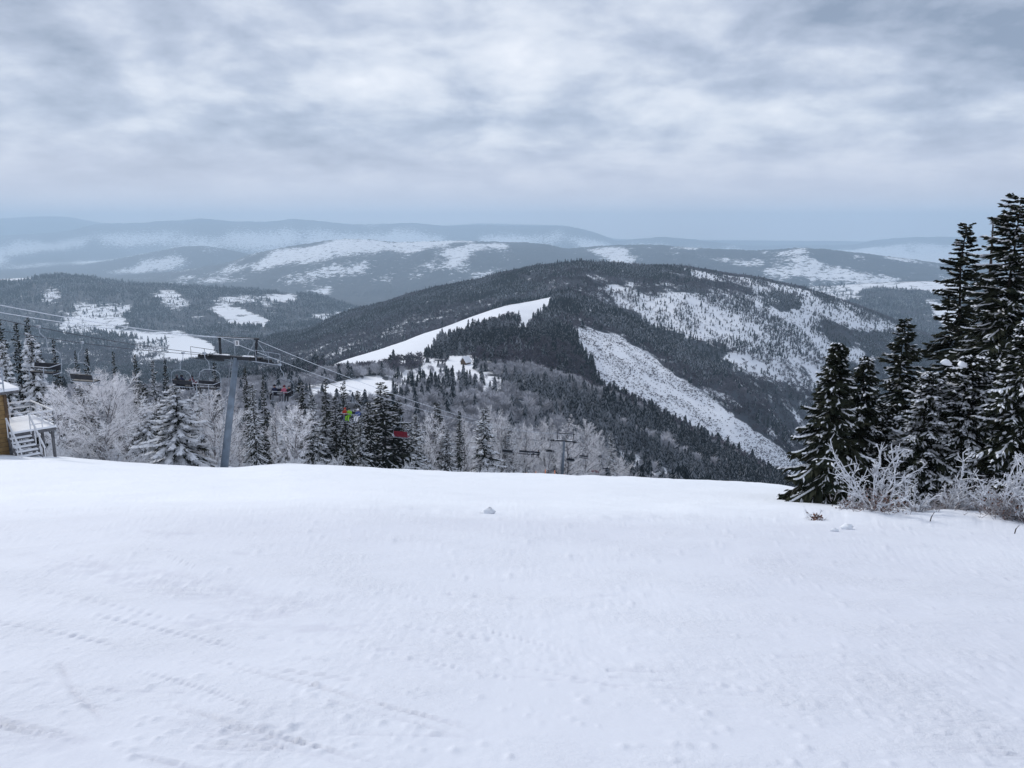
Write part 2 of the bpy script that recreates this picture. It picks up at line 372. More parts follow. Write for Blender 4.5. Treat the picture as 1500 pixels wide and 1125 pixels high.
# ski tracks: pairs of shallow grooves
def groove(pts, w=0.016, d=0.022):
    global rel, packed_shade
    g = []
    for (u, v) in pts:
        t = float(T(v)); y = 1.75 / (-t - 0.262); g.append((float(S(u, v)) * y, y))
    for (a, b) in zip(g[:-1], g[1:]):
        ax, ay = a; bx, by = b; L2 = (bx - ax) ** 2 + (by - ay) ** 2
        q = np.clip(((X - ax) * (bx - ax) + (Y - ay) * (by - ay)) / L2, 0, 1)
        dist = np.hypot(X - ax - q * (bx - ax), Y - ay - q * (by - ay))
        prof = np.exp(-(dist / w) ** 2) - 0.5 * np.exp(-((dist - 2 * w) / w) ** 2)
        gate = np.clip(0.45 + 1.1 * fbm(X / 0.7, Y / 0.7, 3, 35), 0, 1)
        rel -= d * prof * gate; packed_shade += 0.5 * gate * np.exp(-(dist / (w * 1.1)) ** 2)
for pts in ([(-20, 915), (110, 940), (220, 965), (340, 985), (520, 1010)], [(140, 905), (250, 930), (360, 960), (470, 975)], [(90, 985), (110, 1030), (160, 1075), (230, 1110)], [(340, 990), (460, 1020), (560, 1050), (700, 1085)],
            [(-10, 1070), (90, 1090), (200, 1120), (260, 1135)], [(640, 862), (720, 868), (800, 872), (960, 868)], [(860, 1048), (905, 1056), (960, 1066), (1060, 1075)], [(1230, 942), (1300, 943), (1390, 941)], [(650, 836), (690, 842), (760, 846)],
            [(250, 1050), (400, 1095), (520, 1130)], [(980, 868), (1090, 870), (1200, 868)]):
    groove(pts)
trng = np.random.default_rng(12)
for k in range(44):
    u0, v0 = trng.uniform(-100, 1350), trng.uniform(800, 1120); ln_ = trng.uniform(90, 420); sl = trng.uniform(0.02, 0.28) if u0 < 700 else trng.uniform(-0.03, 0.08); cv = trng.uniform(-.06, .1)
    groove([(u0 + ln_ * f_, v0 + sl * ln_ * f_ + cv * ln_ * f_ * f_) for f_ in (0, .33, .66, 1)], trng.uniform(.009, .015), trng.uniform(.008, .016))
# loose clods and crumbs
crng = np.random.default_rng(5)
jj = np.argsort(SG)
for k in range(900):
    if k < 260: u, v = crng.uniform(450, 1500), 742 + abs(crng.normal(0, 34)) + 8
    elif k < 330: u, v = crng.uniform(120, 620), crng.normal(1085, 28)
    else: u, v = crng.uniform(0, 1500), crng.uniform(790, 1120)
    t = float(T(v)); y = 1.75 / (-t - 0.262)
    if y <= 0 or y > 19: continue
    x = float(S(u, v)) * y; rr = crng.uniform(0.007, 0.022) * (1 + y / 8); hh = rr * crng.uniform(0.35, 0.8)
    # rows are uniform in 1/Y
    n0, n1 = segrow['near'], segrow['c1']
    ri = n0 + (1 / 1.6 - 1 / y) / (1 / 1.6 - 1 / 18.) * (n1 - n0); ci = np.searchsorted(SG, x / (y + 10 * math.exp(-y / 5)))
    a0, a1 = max(0, int(ri) - 14), min(r1, int(ri) + 15); b0, b1 = max(0, ci - 14), min(NCOL, ci + 15)
    d2 = (X[a0:a1, b0:b1] - x) ** 2 + (Y[a0:a1, b0:b1] - y) ** 2
    rel[a0:a1, b0:b1] += hh * np.exp(-d2 / rr ** 2)
# one larger snow lump by the bushes
GZ[:r1] += rel * np.where(Y < 0.5, 0.3, 1.0) * (0.25 + 0.75 * np.clip(Y / 3, 0, 1))
# drifted bank under the right hand bushes
bank = np.exp(-((GX[:r1] - 10.3) / 2.6) ** 2 - ((Y - 18.3) / 1.4) ** 2)
GZ[:r1] += 0.28 * bank * (1 + 0.4 * fbm(X / 0.9, Y / 0.9, 3, 36))

GT = GZ / np.where(np.abs(GY) < 0.5, 0.5, GY)
GS = GX / np.where(np.abs(GY) < 0.5, 0.5, GY)
GU, GV = UV(GS, GT)
VIS = np.zeros_like(GT); q0 = segrow['near']
VIS[q0:] = np.maximum.accumulate(GT[q0:], axis=0)           # highest sight line up to each row

def ground(x, y):
    s = x / (y + 10 * math.exp(-y / 5))
    j = int(np.clip(np.searchsorted(SG, s), 1, NCOL - 1)); w = (s - SG[j - 1]) / (SG[j] - SG[j - 1])
    return float(np.interp(y, GY[:, j - 1], GZ[:, j - 1]) * (1 - w) + np.interp(y, GY[:, j], GZ[:, j]) * w)

# ------------------------------------------------------------------ what grows where
# 0 open snow, 1 spruce, 2 bare wood, 3 thin bare wood on snow, 4 meadow with scattered trees, 5 felled strip
def inpoly(u, v, poly):
    poly = np.asarray(poly, float); inside = np.zeros(u.shape, bool)
    x0, y0 = poly.min(0); x1, y1 = poly.max(0)
    m = (u >= x0) & (u <= x1) & (v >= y0) & (v <= y1)
    if not m.any(): return inside
    a, b = u[m], v[m]; r = np.zeros(a.shape, bool); n = len(poly); j = n - 1
    for i in range(n):
        xi, yi = poly[i]; xj, yj = poly[j]
        c = ((yi > b) != (yj > b)) & (a < (xj - xi) * (b - yi) / (yj - yi + 1e-12) + xi)
        r ^= c; j = i
    inside[m] = r
    return inside

KIND = np.ones(GY.shape, np.int8)
def zone(a, b, kind, poly=None, wob=5):
    r0, r1 = segrow[a], segrow[b] + 1
    u, v = GU[r0:r1], GV[r0:r1]
    wu = u + wob * 1.6 * fbm(u / 22, v / 12, 3, 51); wv = v + wob * 0.7 * fbm(u / 22 + 40, v / 12, 3, 52)
    m = np.ones(u.shape, bool) if poly is None else inpoly(wu, wv, poly)
    KIND[r0:r1][m] = kind

zone('drop', 'B', 2)
zone('B', 'C6', 1)
zone('B', 'C6', 2, [(-100, 560), (560, 590), (650, 585), (740, 578), (790, 596), (830, 628), (870, 662), (910, 700), (900, 740), (-100, 760)], 10)
zone('B', 'C6', 2, [(760, 548), (870, 566), (960, 606), (1060, 653), (1160, 703), (1160, 713), (1060, 665), (960, 619), (860, 580), (760, 562)], 8)
zone('B', 'C6', 2, [(900, 622), (960, 650), (1060, 692), (1050, 698), (970, 664), (900, 632)], 8)
zone('B', 'C6', 4, [(890, 655), (940, 675), (1000, 700), (1040, 725), (980, 722), (910, 690)], 8)
zone('G6', 'C5', 1)
zone('B', 'C5', 4, [(440, 548), (520, 543), (570, 553), (600, 560), (650, 545), (720, 540), (738, 556), (720, 575), (650, 585), (640, 600), (590, 600), (560, 585), (470, 578), (440, 565)], 9)
zone('C6', 'C5', 2, [(-100, 560), (430, 570), (500, 540), (600, 520), (640, 528), (640, 548), (560, 556), (480, 560), (-100, 690)], 6)
zone('C6', 'C5', 0, [(450, 552), (500, 546), (555, 550), (575, 570), (560, 585), (520, 578), (470, 576), (440, 566)], 5)
zone('C6', 'C5', 4, [(570, 560), (640, 545), (650, 530), (600, 520), (560, 535), (575, 550)], 6)
zone('C6', 'C5', 0, [(600, 575), (655, 565), (660, 580), (610, 590)], 6)
# piste along the ridge
zone('C6', 'G5', 0, [(440, 560), (500, 524), (560, 503), (620, 478), (680, 456), (740, 436), (775, 428), (808, 434), (802, 454), (782, 468), (770, 488), (754, 490), (764, 468), (744, 462), (700, 478), (650, 498), (622, 520), (600, 536), (560, 546), (500, 560)], 3)
zone('C6', 'C5', 2, [(470, 562), (520, 552), (570, 545), (620, 532), (640, 540), (600, 554), (540, 560), (480, 570)], 4)
zone('B', 'C5', 0, [(445, 552), (500, 549), (555, 553), (582, 570), (568, 594), (500, 592), (445, 582)], 4)
zone('C6', 'C5', 0, [(655, 524), (700, 522), (712, 545), (690, 556), (655, 552)], 3)
zone('B', 'C5', 4, [(560, 545), (615, 532), (650, 536), (640, 566), (585, 566), (570, 552)], 5)
zone('B', 'C5', 2, [(440, 566), (480, 549), (530, 540), (580, 534), (614, 527), (618, 540), (570, 549), (520, 557), (470, 566), (440, 573)], 3)
# felled strip
zone('C6', 'C5', 2, [(812, 470), (850, 462), (905, 490), (890, 498), (838, 490)], 4)
zone('C6', 'C5', 2, [(900, 488), (1000, 540), (1080, 590), (1165, 660), (1165, 700), (1060, 612), (960, 545)], 12)
zone('C6', 'C5', 2, [(760, 500), (830, 505), (860, 545), (870, 575), (760, 560), (700, 548), (690, 530)], 8)
zone('G6', 'C5', 5, [(838, 484), (862, 482), (905, 492), (945, 518), (1000, 556), (1060, 598), (1120, 640), (1190, 690), (1200, 730), (1100, 690), (1010, 645), (940, 610), (880, 575), (872, 545), (850, 508)], 4)
# summit faces
zone('C5', 'C4', 1)
zone('C5', 'C4', 2, [(380, 520), (470, 500), (560, 480), (650, 455), (720, 440), (720, 460), (600, 500), (480, 545), (380, 560)], 9)
zone('C5', 'C4', 2, [(740, 405), (800, 410), (870, 405), (1000, 415), (1010, 430), (930, 430), (900, 445), (860, 440), (800, 425)], 9)
zone('C5', 'C4', 2, [(800, 418), (900, 412), (930, 440), (900, 452), (830, 440)], 9)
zone('C5', 'C4', 3, [(870, 420), (930, 416), (950, 440), (910, 450)], 9)
zone('C5', 'C4', 4, [(985, 386), (1060, 395), (1130, 405), (1200, 426), (1240, 440), (1290, 460), (1330, 480), (1320, 490), (1250, 482), (1200, 476), (1285, 520), (1270, 530), (1200, 528), (1100, 525), (1040, 502), (980, 485), (935, 464), (922, 440), (945, 428), (1010, 432), (1060, 428), (1010, 405)], 10)
zone('C5', 'C4', 1, [(1185, 468), (1235, 474), (1300, 490), (1325, 520), (1270, 522), (1215, 500)], 8)
zone('C5', 'C4', 1, [(1100, 430), (1140, 424), (1180, 444), (1170, 458), (1120, 446)], 12)
zone('C5', 'C4', 2, [(1010, 412), (1080, 412), (1100, 428), (1030, 430)], 10)
zone('C5', 'C4', 3, [(1060, 518), (1210, 528), (1230, 560), (1190, 575), (1120, 560), (1070, 540)], 8)
zone('C5', 'C4', 2, [(1060, 545), (1110, 555), (1190, 572), (1230, 600), (1230, 720), (1060, 720)], 6)
# left middle hill and the field on the far right
zone('C4', 'G4', 2)
zone('G4', 'C3', 1)
_q = slice(segrow['G4'], segrow['C3'] + 1); KIND[_q][(fbm(GX[_q] / 420, GY[_q] / 420, 4, 55) > 0.0)] = 2
for poly in ([(120, 474), (150, 464), (180, 466), (186, 477), (165, 483), (235, 487), (262, 484), (312, 505), (325, 530), (235, 530), (228, 503), (195, 494), (150, 488)],
             [(303, 450), (330, 444), (392, 470), (386, 481), (330, 475)], [(390, 432), (430, 430), (440, 441), (400, 444)], [(-20, 404), (50, 405), (45, 411), (-20, 414)],
             [(1240, 416), (1300, 410), (1420, 405), (1420, 445), (1330, 423), (1270, 421), (1250, 432)], [(1350, 437), (1420, 450), (1420, 490), (1385, 485)]):
    zone('C4', 'C3', 0, poly, 5)
for poly in ([(80, 472), (108, 452), (140, 450), (182, 462), (150, 466), (122, 474), (150, 490), (90, 492)], [(200, 498), (240, 500), (240, 530), (190, 530)], [(225, 430), (250, 422), (275, 440), (268, 455), (235, 450)], [(60, 425), (90, 424), (92, 440), (62, 440)], [(290, 440), (390, 430), (400, 470), (380, 445)], [(455, 462), (520, 448), (510, 460), (460, 475)], [(1180, 415), (1240, 414), (1260, 440), (1200, 445)], [(100, 440), (200, 448), (190, 462), (110, 452)]):
    zone('C4', 'C3', 3, poly, 8)
# far hills: open fields between the woods
def fields(a, b, polys, wob=5):
    for p in polys: zone(a, b, 0, p, wob)
fields('G3', 'C2', [[(360, 394), (395, 369), (440, 361), (480, 354), (505, 350), (550, 352), (600, 360), (575, 368), (530, 370), (500, 378), (460, 384), (420, 386), (380, 396)],
                    [(400, 413), (460, 395), (520, 384), (545, 385), (530, 402), (470, 406), (410, 416)], [(440, 425), (492, 417), (480, 431)], [(555, 358), (610, 353), (640, 354), (640, 362), (600, 372), (580, 368)], [(655, 372), (690, 358), (745, 357), (745, 366), (700, 366), (682, 382), (660, 388)],
                    [(285, 413), (335, 404), (332, 411), (292, 417)], [(540, 410), (575, 400), (570, 412)], [(600, 392), (640, 385), (630, 398)],
                    [(1152, 379), (1180, 374), (1194, 384), (1165, 390)], [(1163, 362), (1184, 362), (1178, 371)], [(1116, 395), (1140, 390), (1156, 412), (1130, 407)], [(1195, 389), (1215, 391), (1210, 396)], [(1225, 393), (1275, 401), (1270, 406), (1240, 401)], [(1285, 404), (1320, 404), (1330, 410), (1290, 409)], [(860, 366), (905, 362), (900, 368), (865, 371)], [(1040, 378), (1070, 377), (1060, 383)]], 6)
fields('G2', 'C2a', [[(205, 383), (255, 374), (285, 384), (250, 393), (185, 402)], [(150, 398), (200, 392), (180, 402)], [(290, 364), (330, 364), (310, 370)]], 6)
rC, rE = segrow['C2a'], segrow['G1']
n_ = fbm(GX / 900, GY / 1400, 4, 61)
KIND[segrow['C2a']:segrow['C1'] - 12][(n_ > -0.14)[segrow['C2a']:segrow['C1'] - 12]] = 0
n_ = fbm(GX / 260, GY / 320, 4, 63); rr0 = slice(segrow['G3'], segrow['C2'] + 1)
KIND[rr0][(n_ > 0.27)[rr0]] = 0
n_ = fbm(GX / 500, GY / 600, 3, 64); rr0 = slice(segrow['C1'] - 20, segrow['end'] + 1)
KIND[rr0][(n_ > 0.5)[rr0]] = 0

FOREST = np.choose(np.clip(KIND, 0, 5), [0.0, 1.0, 0.85, 0.15, 0.03, 0.05]).astype(np.float32)
near_wood = slice(segrow['c2'], segrow['G4'])
FOREST[near_wood] = np.choose(np.clip(KIND[near_wood], 0, 5), [-0.6, 0.75, 0.55, 0.12, -0.22, -0.30])
FOREST[segrow['drop'] + 4:segrow['B']] *= 1.3

def blur(a, n):
    for ax in (0, 1):
        c = np.cumsum(np.concatenate([np.repeat(np.take(a, [0], ax), n + 1, ax), a, np.repeat(np.take(a, [-1], ax), n, ax)], ax), ax)
        m_ = a.shape[ax]; k = 2 * n + 1
        a = (np.take(c, np.arange(k, k + m_), ax) - np.take(c, np.arange(0, m_), ax)) / k
    return a
_f = segrow['G4']; FOREST[_f:] = blur(blur(FOREST[_f:].astype(float), 3), 3)
_g = segrow['drop']; FOREST[_g:_f] = blur(FOREST[_g:_f].astype(float), 1)
def sheet(name, ra, rb, material, attr, arr):
    n = rb - ra + 1
    V = np.stack([GX[ra:rb + 1], GY[ra:rb + 1], GZ[ra:rb + 1]], -1).reshape(-1, 3)
    i = (np.arange(n - 1)[:, None] * NCOL + np.arange(NCOL - 1)[None]).ravel()
    Q = np.stack([i, i + 1, i + NCOL + 1, i + NCOL], -1)
    me = make_mesh(name, V, [Q], material, None, True)
    a = me.attributes.new(attr, 'FLOAT', 'POINT'); a.data.foreach_set('value', np.ascontiguousarray(arr[ra:rb + 1], np.float32).ravel())
    return tag(link(name, me), kind='structure')

PK = np.zeros_like(GZ); PK[:r1] = np.clip(packed_shade, 0, 1)
sheet('ski_slope', 0, segrow['drop'], M['snow'], 'packed_shade', PK)
sheet('mountain', segrow['drop'], segrow['G4'], M['hills'], 'forest', FOREST)
sheet('hills', segrow['G4'], NR - 1, M['hills'], 'forest', FOREST)
# ------------------------------------------------------------------ tree makers
def rot_z(V, a):
    c, s = math.cos(a), math.sin(a)
    return np.stack([V[..., 0] * c - V[..., 1] * s, V[..., 0] * s + V[..., 1] * c, V[..., 2]], -1)

def blades(base, dirs, side, length, width):
    """kite shaped needle sprays: base (n,3), unit dirs, unit side vectors"""
    L_ = length[:, None]; w = width[:, None]
    a = base; m = base + dirs * L_ * 0.45
    V = np.stack([a, m + side * w * 0.5, base + dirs * L_, m - side * w * 0.5], 1)
    n = len(base); Q = np.arange(n * 4).reshape(n, 4)
    return V.reshape(-1, 3), Q

def unit(v): return v / (np.linalg.norm(v, axis=-1, keepdims=True) + 1e-9)

def spruce_parts(seed, H, R, nb=170, droop=0.5, snow=0.35, rime=0.2, dens=1.0, power=0.85, low=0.03, line=0.6, lean=0.0, hang=0.45, wid=1.0):
    """returns meshes (trunk, crown, rime, snow)"""
    g = np.random.default_rng(seed)
    tr = MB()
    hz_ = np.linspace(0, H * 0.985, 9)
    cx_ = lean * (hz_ / H) ** 2 * H + 0.012 * H * np.sin(hz_ * 0.9 + seed) * (hz_ / H)
    tr.tube(np.stack([cx_, 0 * hz_, hz_], 1), 0.016 * H * (1 - hz_ / H * 0.93) * 0.8, 7)
    NV, NQ, RV, RQ, SV, SQ = [], [], [], [], [], []
    nn = rn = sn = 0
    gap = g.uniform(0.75, 1.15, 24)
    for i in range(nb):
        f = low + (0.985 - low) * (i + g.uniform(0, .8)) / nb
        f = f ** 0.92
        hgt = f * H; az = i * 2.39996 + g.uniform(-.9, .9)
        Lb = (R * (1 - f) ** power + 0.05 * R) * g.uniform(0.55, 1.18) * gap[int((az % 6.283) / 6.283 * 12) + 12 * int(f > 0.5)]
        if f < 0.12: Lb *= 0.75 + 2 * f
        e0 = math.radians(26 * (f - 0.35) + g.uniform(-15, 13))
        nt_ = max(4, int((5 + 9 * Lb) * dens))
        t = np.linspace(0.06, 1, nt_)
        dr = droop * (1.15 - f) * g.uniform(.5, 1.5)
        z = Lb * (math.tan(e0) * t - dr * t ** 1.7 + 0.42 * dr * t ** 4)
        P_ = np.stack([Lb * t, 0.06 * Lb * np.sin(t * 4 + i) * t, z], 1)
        tan = unit(np.gradient(P_, axis=0))
        sidev = unit(np.cross(tan, [0, 0, 1.0]))
        for sgn in (-1, 1):
            ln = (0.16 + 0.40 * Lb * (1 - t) ** 0.7 * np.minimum(1, t * 3)) * g.uniform(.6, 1.2, nt_)
            d = unit(tan * 0.75 + sgn * sidev * (0.8 * (1 - 0.35 * t))[:, None] + np.array([0, 0, -1.0]) * (g.uniform(.1, 1, nt_) * hang)[:, None])
            nrm = unit(np.cross(d, sgn * sidev) + g.normal(0, .5, (nt_, 3)))
            sd_ = unit(np.cross(d, nrm))
            wd = (0.10 + 0.16 * ln) * g.uniform(.8, 1.3, nt_) * wid
            vv_, qq = blades(P_, d, sd_, ln, wd)
            vv_ = rot_z(vv_, az); vv_[:, 2] += hgt; vv_[:, 0] += lean * f * f * H
            isr = g.random(nt_) < rime * (0.5 + t)
            v4 = vv_.reshape(-1, 4, 3)
            if (~isr).any(): q = v4[~isr].reshape(-1, 3); NV.append(q); NQ.append(np.arange(len(q)).reshape(-1, 4) + nn); nn += len(q)
            if isr.any(): q = v4[isr].reshape(-1, 3); RV.append(q); RQ.append(np.arange(len(q)).reshape(-1, 4) + rn); rn += len(q)
            # snow lying on some of the sprays
            ss = g.random(nt_) < snow * 0.75 * (0.25 + 0.75 * t)
            if ss.any():
                up = np.array([0, 0, 0.035])
                sd2 = unit(np.cross(d[ss], [0, 0, 1.0]))
                b0 = P_[ss] + d[ss] * (ln[ss] * 0.2)[:, None] + up; L2 = np.minimum(.34, ln[ss] * g.uniform(.5, .9, ss.sum())); w2 = np.minimum(.13, wd[ss] * g.uniform(.4, .95, ss.sum()) / wid ** .5)
                mid = b0 + d[ss] * (L2 * .5)[:, None]; tip = b0 + d[ss] * L2[:, None]
                top = mid + np.array([0, 0, 1.0]) * (w2 * 0.45)[:, None]
                q = np.stack([b0, mid + sd2 * w2[:, None] * .5, tip, mid - sd2 * w2[:, None] * .5, top], 1)
                q = rot_z(q.reshape(-1, 3), az); q[:, 2] += hgt; q[:, 0] += lean * f * f * H
                k = np.arange(ss.sum())[:, None] * 5 + sn
                SV.append(q); SQ.append(np.concatenate([k + np.array([[0, 1, 4]]), k + np.array([[1, 2, 4]]), k + np.array([[2, 3, 4]]), k + np.array([[3, 0, 4]])])); sn += len(q)
        # snow lying along the branch
        if g.random() < line and Lb > 0.5:
            a0 = g.uniform(0.1, .5); msk = t >= a0
            if msk.sum() >= 3:
                pt = P_[msk]; m_ = len(pt); sdv = sidev[msk]
                w = (0.030 + 0.05 * g.random(m_)) * (1 + 0.25 * Lb) * (1.7 * snow + 0.25); w[0] *= .3; w[-1] *= .5
                a = pt + sdv * w[:, None]; c = pt - sdv * w[:, None]; b = pt + np.array([0, 0, 1.0]) * (w * 0.95 + 0.015)[:, None]
                a[:, 2] -= .01; c[:, 2] -= .01
                q = rot_z(np.stack([a, b, c], 1).reshape(-1, 3), az); q[:, 2] += hgt; q[:, 0] += lean * f * f * H
                k = np.arange(m_ - 1)[:, None] * 3 + sn
                tri = np.concatenate([k + np.array([[0, 1, 4]]), k + np.array([[0, 4, 3]]), k + np.array([[1, 2, 5]]), k + np.array([[1, 5, 4]])])
                SV.append(q); SQ.append(tri); sn += len(q)
        # bare wood of the branch itself
        if Lb > 0.6 and i % 2 == 0:
            q = rot_z(P_[::3], az); q[:, 2] += hgt; q[:, 0] += lean * f * f * H
            if len(q) > 1: tr.tube(q, np.linspace(0.022, 0.006, len(q)) * (0.5 + Lb * .3), 3)
    out = {'trunk': tr.mesh('trunk', M['bark'])}
    out['crown'] = make_mesh('crown', np.concatenate(NV), NQ, M['needles'])
    if RV: out['rimed_sprays'] = make_mesh('rimed_sprays', np.concatenate(RV), RQ, M['rime_needles'])
    if SV: out['snow_clumps'] = make_mesh('snow_clumps', np.concatenate(SV), SQ, M['tree_snow'], None, False)
    return out

def prisms(A, B, ra, rb):
    """three sided twigs from A to B"""
    d = unit(B - A); ref = np.where(np.abs(d[:, 2:3]) > .8, [[1., 0, 0]], [[0, 0, 1.]])
    u = unit(np.cross(d, ref)); w = np.cross(d, u)
    V = []
    for c, s in ((1, 0), (-.5, .866), (-.5, -.866)):
        o = u * c + w * s
        V += [A + o * ra[:, None], B + o * rb[:, None]]
    V = np.stack(V, 1); n = len(A); k = np.arange(n)[:, None] * 6
    Q = np.concatenate([k + np.array([[0, 2, 3, 1]]), k + np.array([[2, 4, 5, 3]]), k + np.array([[4, 0, 1, 5]])])
    return V.reshape(-1, 3), Q

def bare_tree_parts(seed, H, R, n1=22, n2=8, n3=6, rt=0.013, trunk_r=0.011, start=0.12, forks=1, up=0.9):
    g = np.random.default_rng(seed)
    tr = MB(); segs = []
    stems = []
    for k in range(forks):
        a = g.uniform(0, 6.28); le = 0 if forks == 1 else g.uniform(.1, .32)
        zz_ = np.linspace(0, H * g.uniform(.82, .97), 9)
        x = le * zz_ * math.cos(a) + 0.02 * H * np.sin(zz_ * 1.1 + seed + k) * zz_ / H; y = le * zz_ * math.sin(a) + 0.02 * H * np.cos(zz_ * .9 + seed) * zz_ / H
        pts = np.stack([x, y, zz_], 1); stems.append(pts)
        tr.tube(pts, trunk_r * H * (1 - .92 * zz_ / H), 6)
    for i in range(n1):
        st = stems[i % forks]; f = start + (0.97 - start) * (i + g.random()) / n1
        k = f * (len(st) - 1); k0 = int(k); p = st[k0] * (1 - k + k0) + st[min(k0 + 1, len(st) - 1)] * (k - k0)
        az = i * 2.4 + g.uniform(-.6, .6)
        prof = math.sin(min(1, (1.08 - f) / 0.75) * math.pi / 2) * (0.55 + 0.45 * min(1, f * 3))
        Lb = R * prof * g.uniform(.75, 1.15); el = math.radians(g.uniform(22, 52) * up + 22 * f)
        d0 = np.array([math.cos(az) * math.cos(el), math.sin(az) * math.cos(el), math.sin(el)])
        npt = 6; t = np.linspace(0, 1, npt)
        bend = unit(g.normal(0, 1, 3)) * 0.13 * Lb
        pts = p + d0 * (Lb * t)[:, None] + bend * (np.sin(t * 3.1))[:, None] + np.array([0, 0, .12 * Lb]) * (t ** 2)[:, None]
        rr = np.linspace(0.010 * H * (1 - f) ** .6 * .5 + .012, rt, npt)
        tr.tube(pts, rr, 4)
        for j in range(n2):
            tt = 0.18 + 0.82 * (j + g.random()) / n2; kk = tt * (npt - 1); a0 = int(min(kk, npt - 2)); q = pts[a0] * (1 - kk + a0) + pts[a0 + 1] * (kk - a0)
            dm_ = unit(d0 * .9 + g.normal(0, .62, 3) + np.array([0, 0, .25]))
            L2 = Lb * (0.42 * (1.1 - tt) + .14) * g.uniform(.7, 1.2)
            e = q + dm_ * L2 + np.array([0, 0, .05 * L2]); mid = (q + e) / 2 + g.normal(0, .05 * L2, 3)
            segs += [(q, mid, rt * 1.1, rt), (mid, e, rt, rt * .6)]
            for l in range(n3):
                v = (l + g.random()) / n3; b = q * (1 - v) + e * v if v < .5 else mid * (2 - 2 * v) + e * (2 * v - 1)
                d3 = unit(dm_ * .8 + g.normal(0, .6, 3) + np.array([0, 0, .1])); L3 = L2 * g.uniform(.25, .6)
                segs.append((b, b + d3 * L3, rt * .8, rt * .45))
    A = np.array([s[0] for s in segs]); B = np.array([s[1] for s in segs]); ra = np.array([s[2] for s in segs]); rb = np.array([s[3] for s in segs])
    V, Q = prisms(A, B, ra, rb)
    return {'trunk': tr.mesh('trunk', M['bare_bark']), 'crown': make_mesh('crown', V, [Q], M['rime_twig'])}

def bush_parts(seed, H, R, n=9, rt=0.011, leaf=0):
    g = np.random.default_rng(seed); segs = []; thin = []; tips = []
    for i in range(n):
        az = g.uniform(0, 6.28); el = g.uniform(.55, 1.35); p = g.normal(0, .10 * R, 3) * [1, 1, 0]
        d = np.array([math.cos(az) * math.cos(el), math.sin(az) * math.cos(el), math.sin(el)])
        Lm = min(H / max(.3, d[2]), R / max(.2, math.cos(el))) * g.uniform(.6, 1.05)
        ns = 7; pts = [p]
        for k in range(ns):
            d = unit(d + g.normal(0, .13, 3) + np.array([0, 0, .02])); pts.append(pts[-1] + d * Lm / ns)
            r0 = rt * (1.35 - .7 * k / ns)
            segs.append((pts[-2], pts[-1], r0, r0 * .93))
            if k >= 1:
                for q in range(g.integers(1, 4)):
                    d2 = unit(d * .75 + g.normal(0, .55, 3)); L2 = Lm * g.uniform(.10, .30) * (1.1 - .5 * k / ns); e = pts[-1] + d2 * L2
                    segs.append((pts[-1], e, rt * .62, rt * .48)); tips.append(e)
                    for r in range(4):
                        v = g.uniform(.2, 1); b = pts[-1] * (1 - v) + e * v; d3 = unit(d2 + g.normal(0, .6, 3)); e3 = b + d3 * L2 * g.uniform(.25, .55)
                        segs.append((b, e3, rt * .5, rt * .36)); tips.append(e3)
    for i in range(n * 8):
        p = g.normal(0, .36 * R, 3) * [1, 1, 0]; d = unit(g.normal(0, .6, 3) + np.array([0, 0, .6])); Lt = g.uniform(.12, .45) * H
        e = p + d * Lt; thin.append((p, e, rt * .45, rt * .3))
        for k in range(3):
            b = p + (e - p) * g.random(); thin.append((b, b + unit(d + g.normal(0, .8, 3)) * Lt * .4, rt * .35, rt * .25))
    def arr(sg):
        return prisms(np.array([s[0] for s in sg]), np.array([s[1] for s in sg]), np.array([s[2] for s in sg]), np.array([s[3] for s in sg]))
    V, Q = arr(segs)
    tp = np.array(tips); nt_ = len(tp)          # knobs of rime at the tips
    oc = np.array([[1, 0, 0], [-1, 0, 0], [0, 1, 0], [0, -1, 0], [0, 0, 1], [0, 0, -1.]])
    rr = rt * g.uniform(.4, .8, nt_)
    VV = (tp[:, None] + oc[None] * rr[:, None, None]).reshape(-1, 3)
    tf = np.array([[0, 2, 4], [2, 1, 4], [1, 3, 4], [3, 0, 4], [2, 0, 5], [1, 2, 5], [3, 1, 5], [0, 3, 5]])
    out = {'rimed_sprays': make_mesh('rimed_sprays', np.concatenate([V, VV]), [Q, (np.arange(nt_)[:, None, None] * 6 + tf[None]).reshape(-1, 3) + len(V)], M['bush_rime'])}
    V, Q = arr(thin); out['fine_sprays'] = make_mesh('fine_sprays', V, [Q], M['bush_twig'])
    if leaf:
        b = g.normal(0, .30, (leaf, 3)) * [R, R, 0] + np.stack([0 * g.random(leaf), 0 * g.random(leaf), g.uniform(.02, .30, leaf) * H], 1)
        d = unit(g.normal(0, 1, (leaf, 3))); sd_ = unit(np.cross(d, g.normal(0, 1, (leaf, 3))))
        V, Q = blades(b, d, sd_, g.uniform(.05, .10, leaf), g.uniform(.03, .055, leaf))
        out['dry_leaves'] = make_mesh('dry_leaves', V, [Q], M['dry_leaf'])
    return out

def plant_proto(parts): return parts
def plant(name, parts, label, cat, loc, group=None, rz=0.0, sc=1.0, scz=None):
    t = thing(name, label, cat, loc, group)
    t.rotation_euler = (0, 0, rz); t.scale = (sc, sc, scz if scz else sc)
    for n, me in parts.items(): link(n, me, t)
    return t

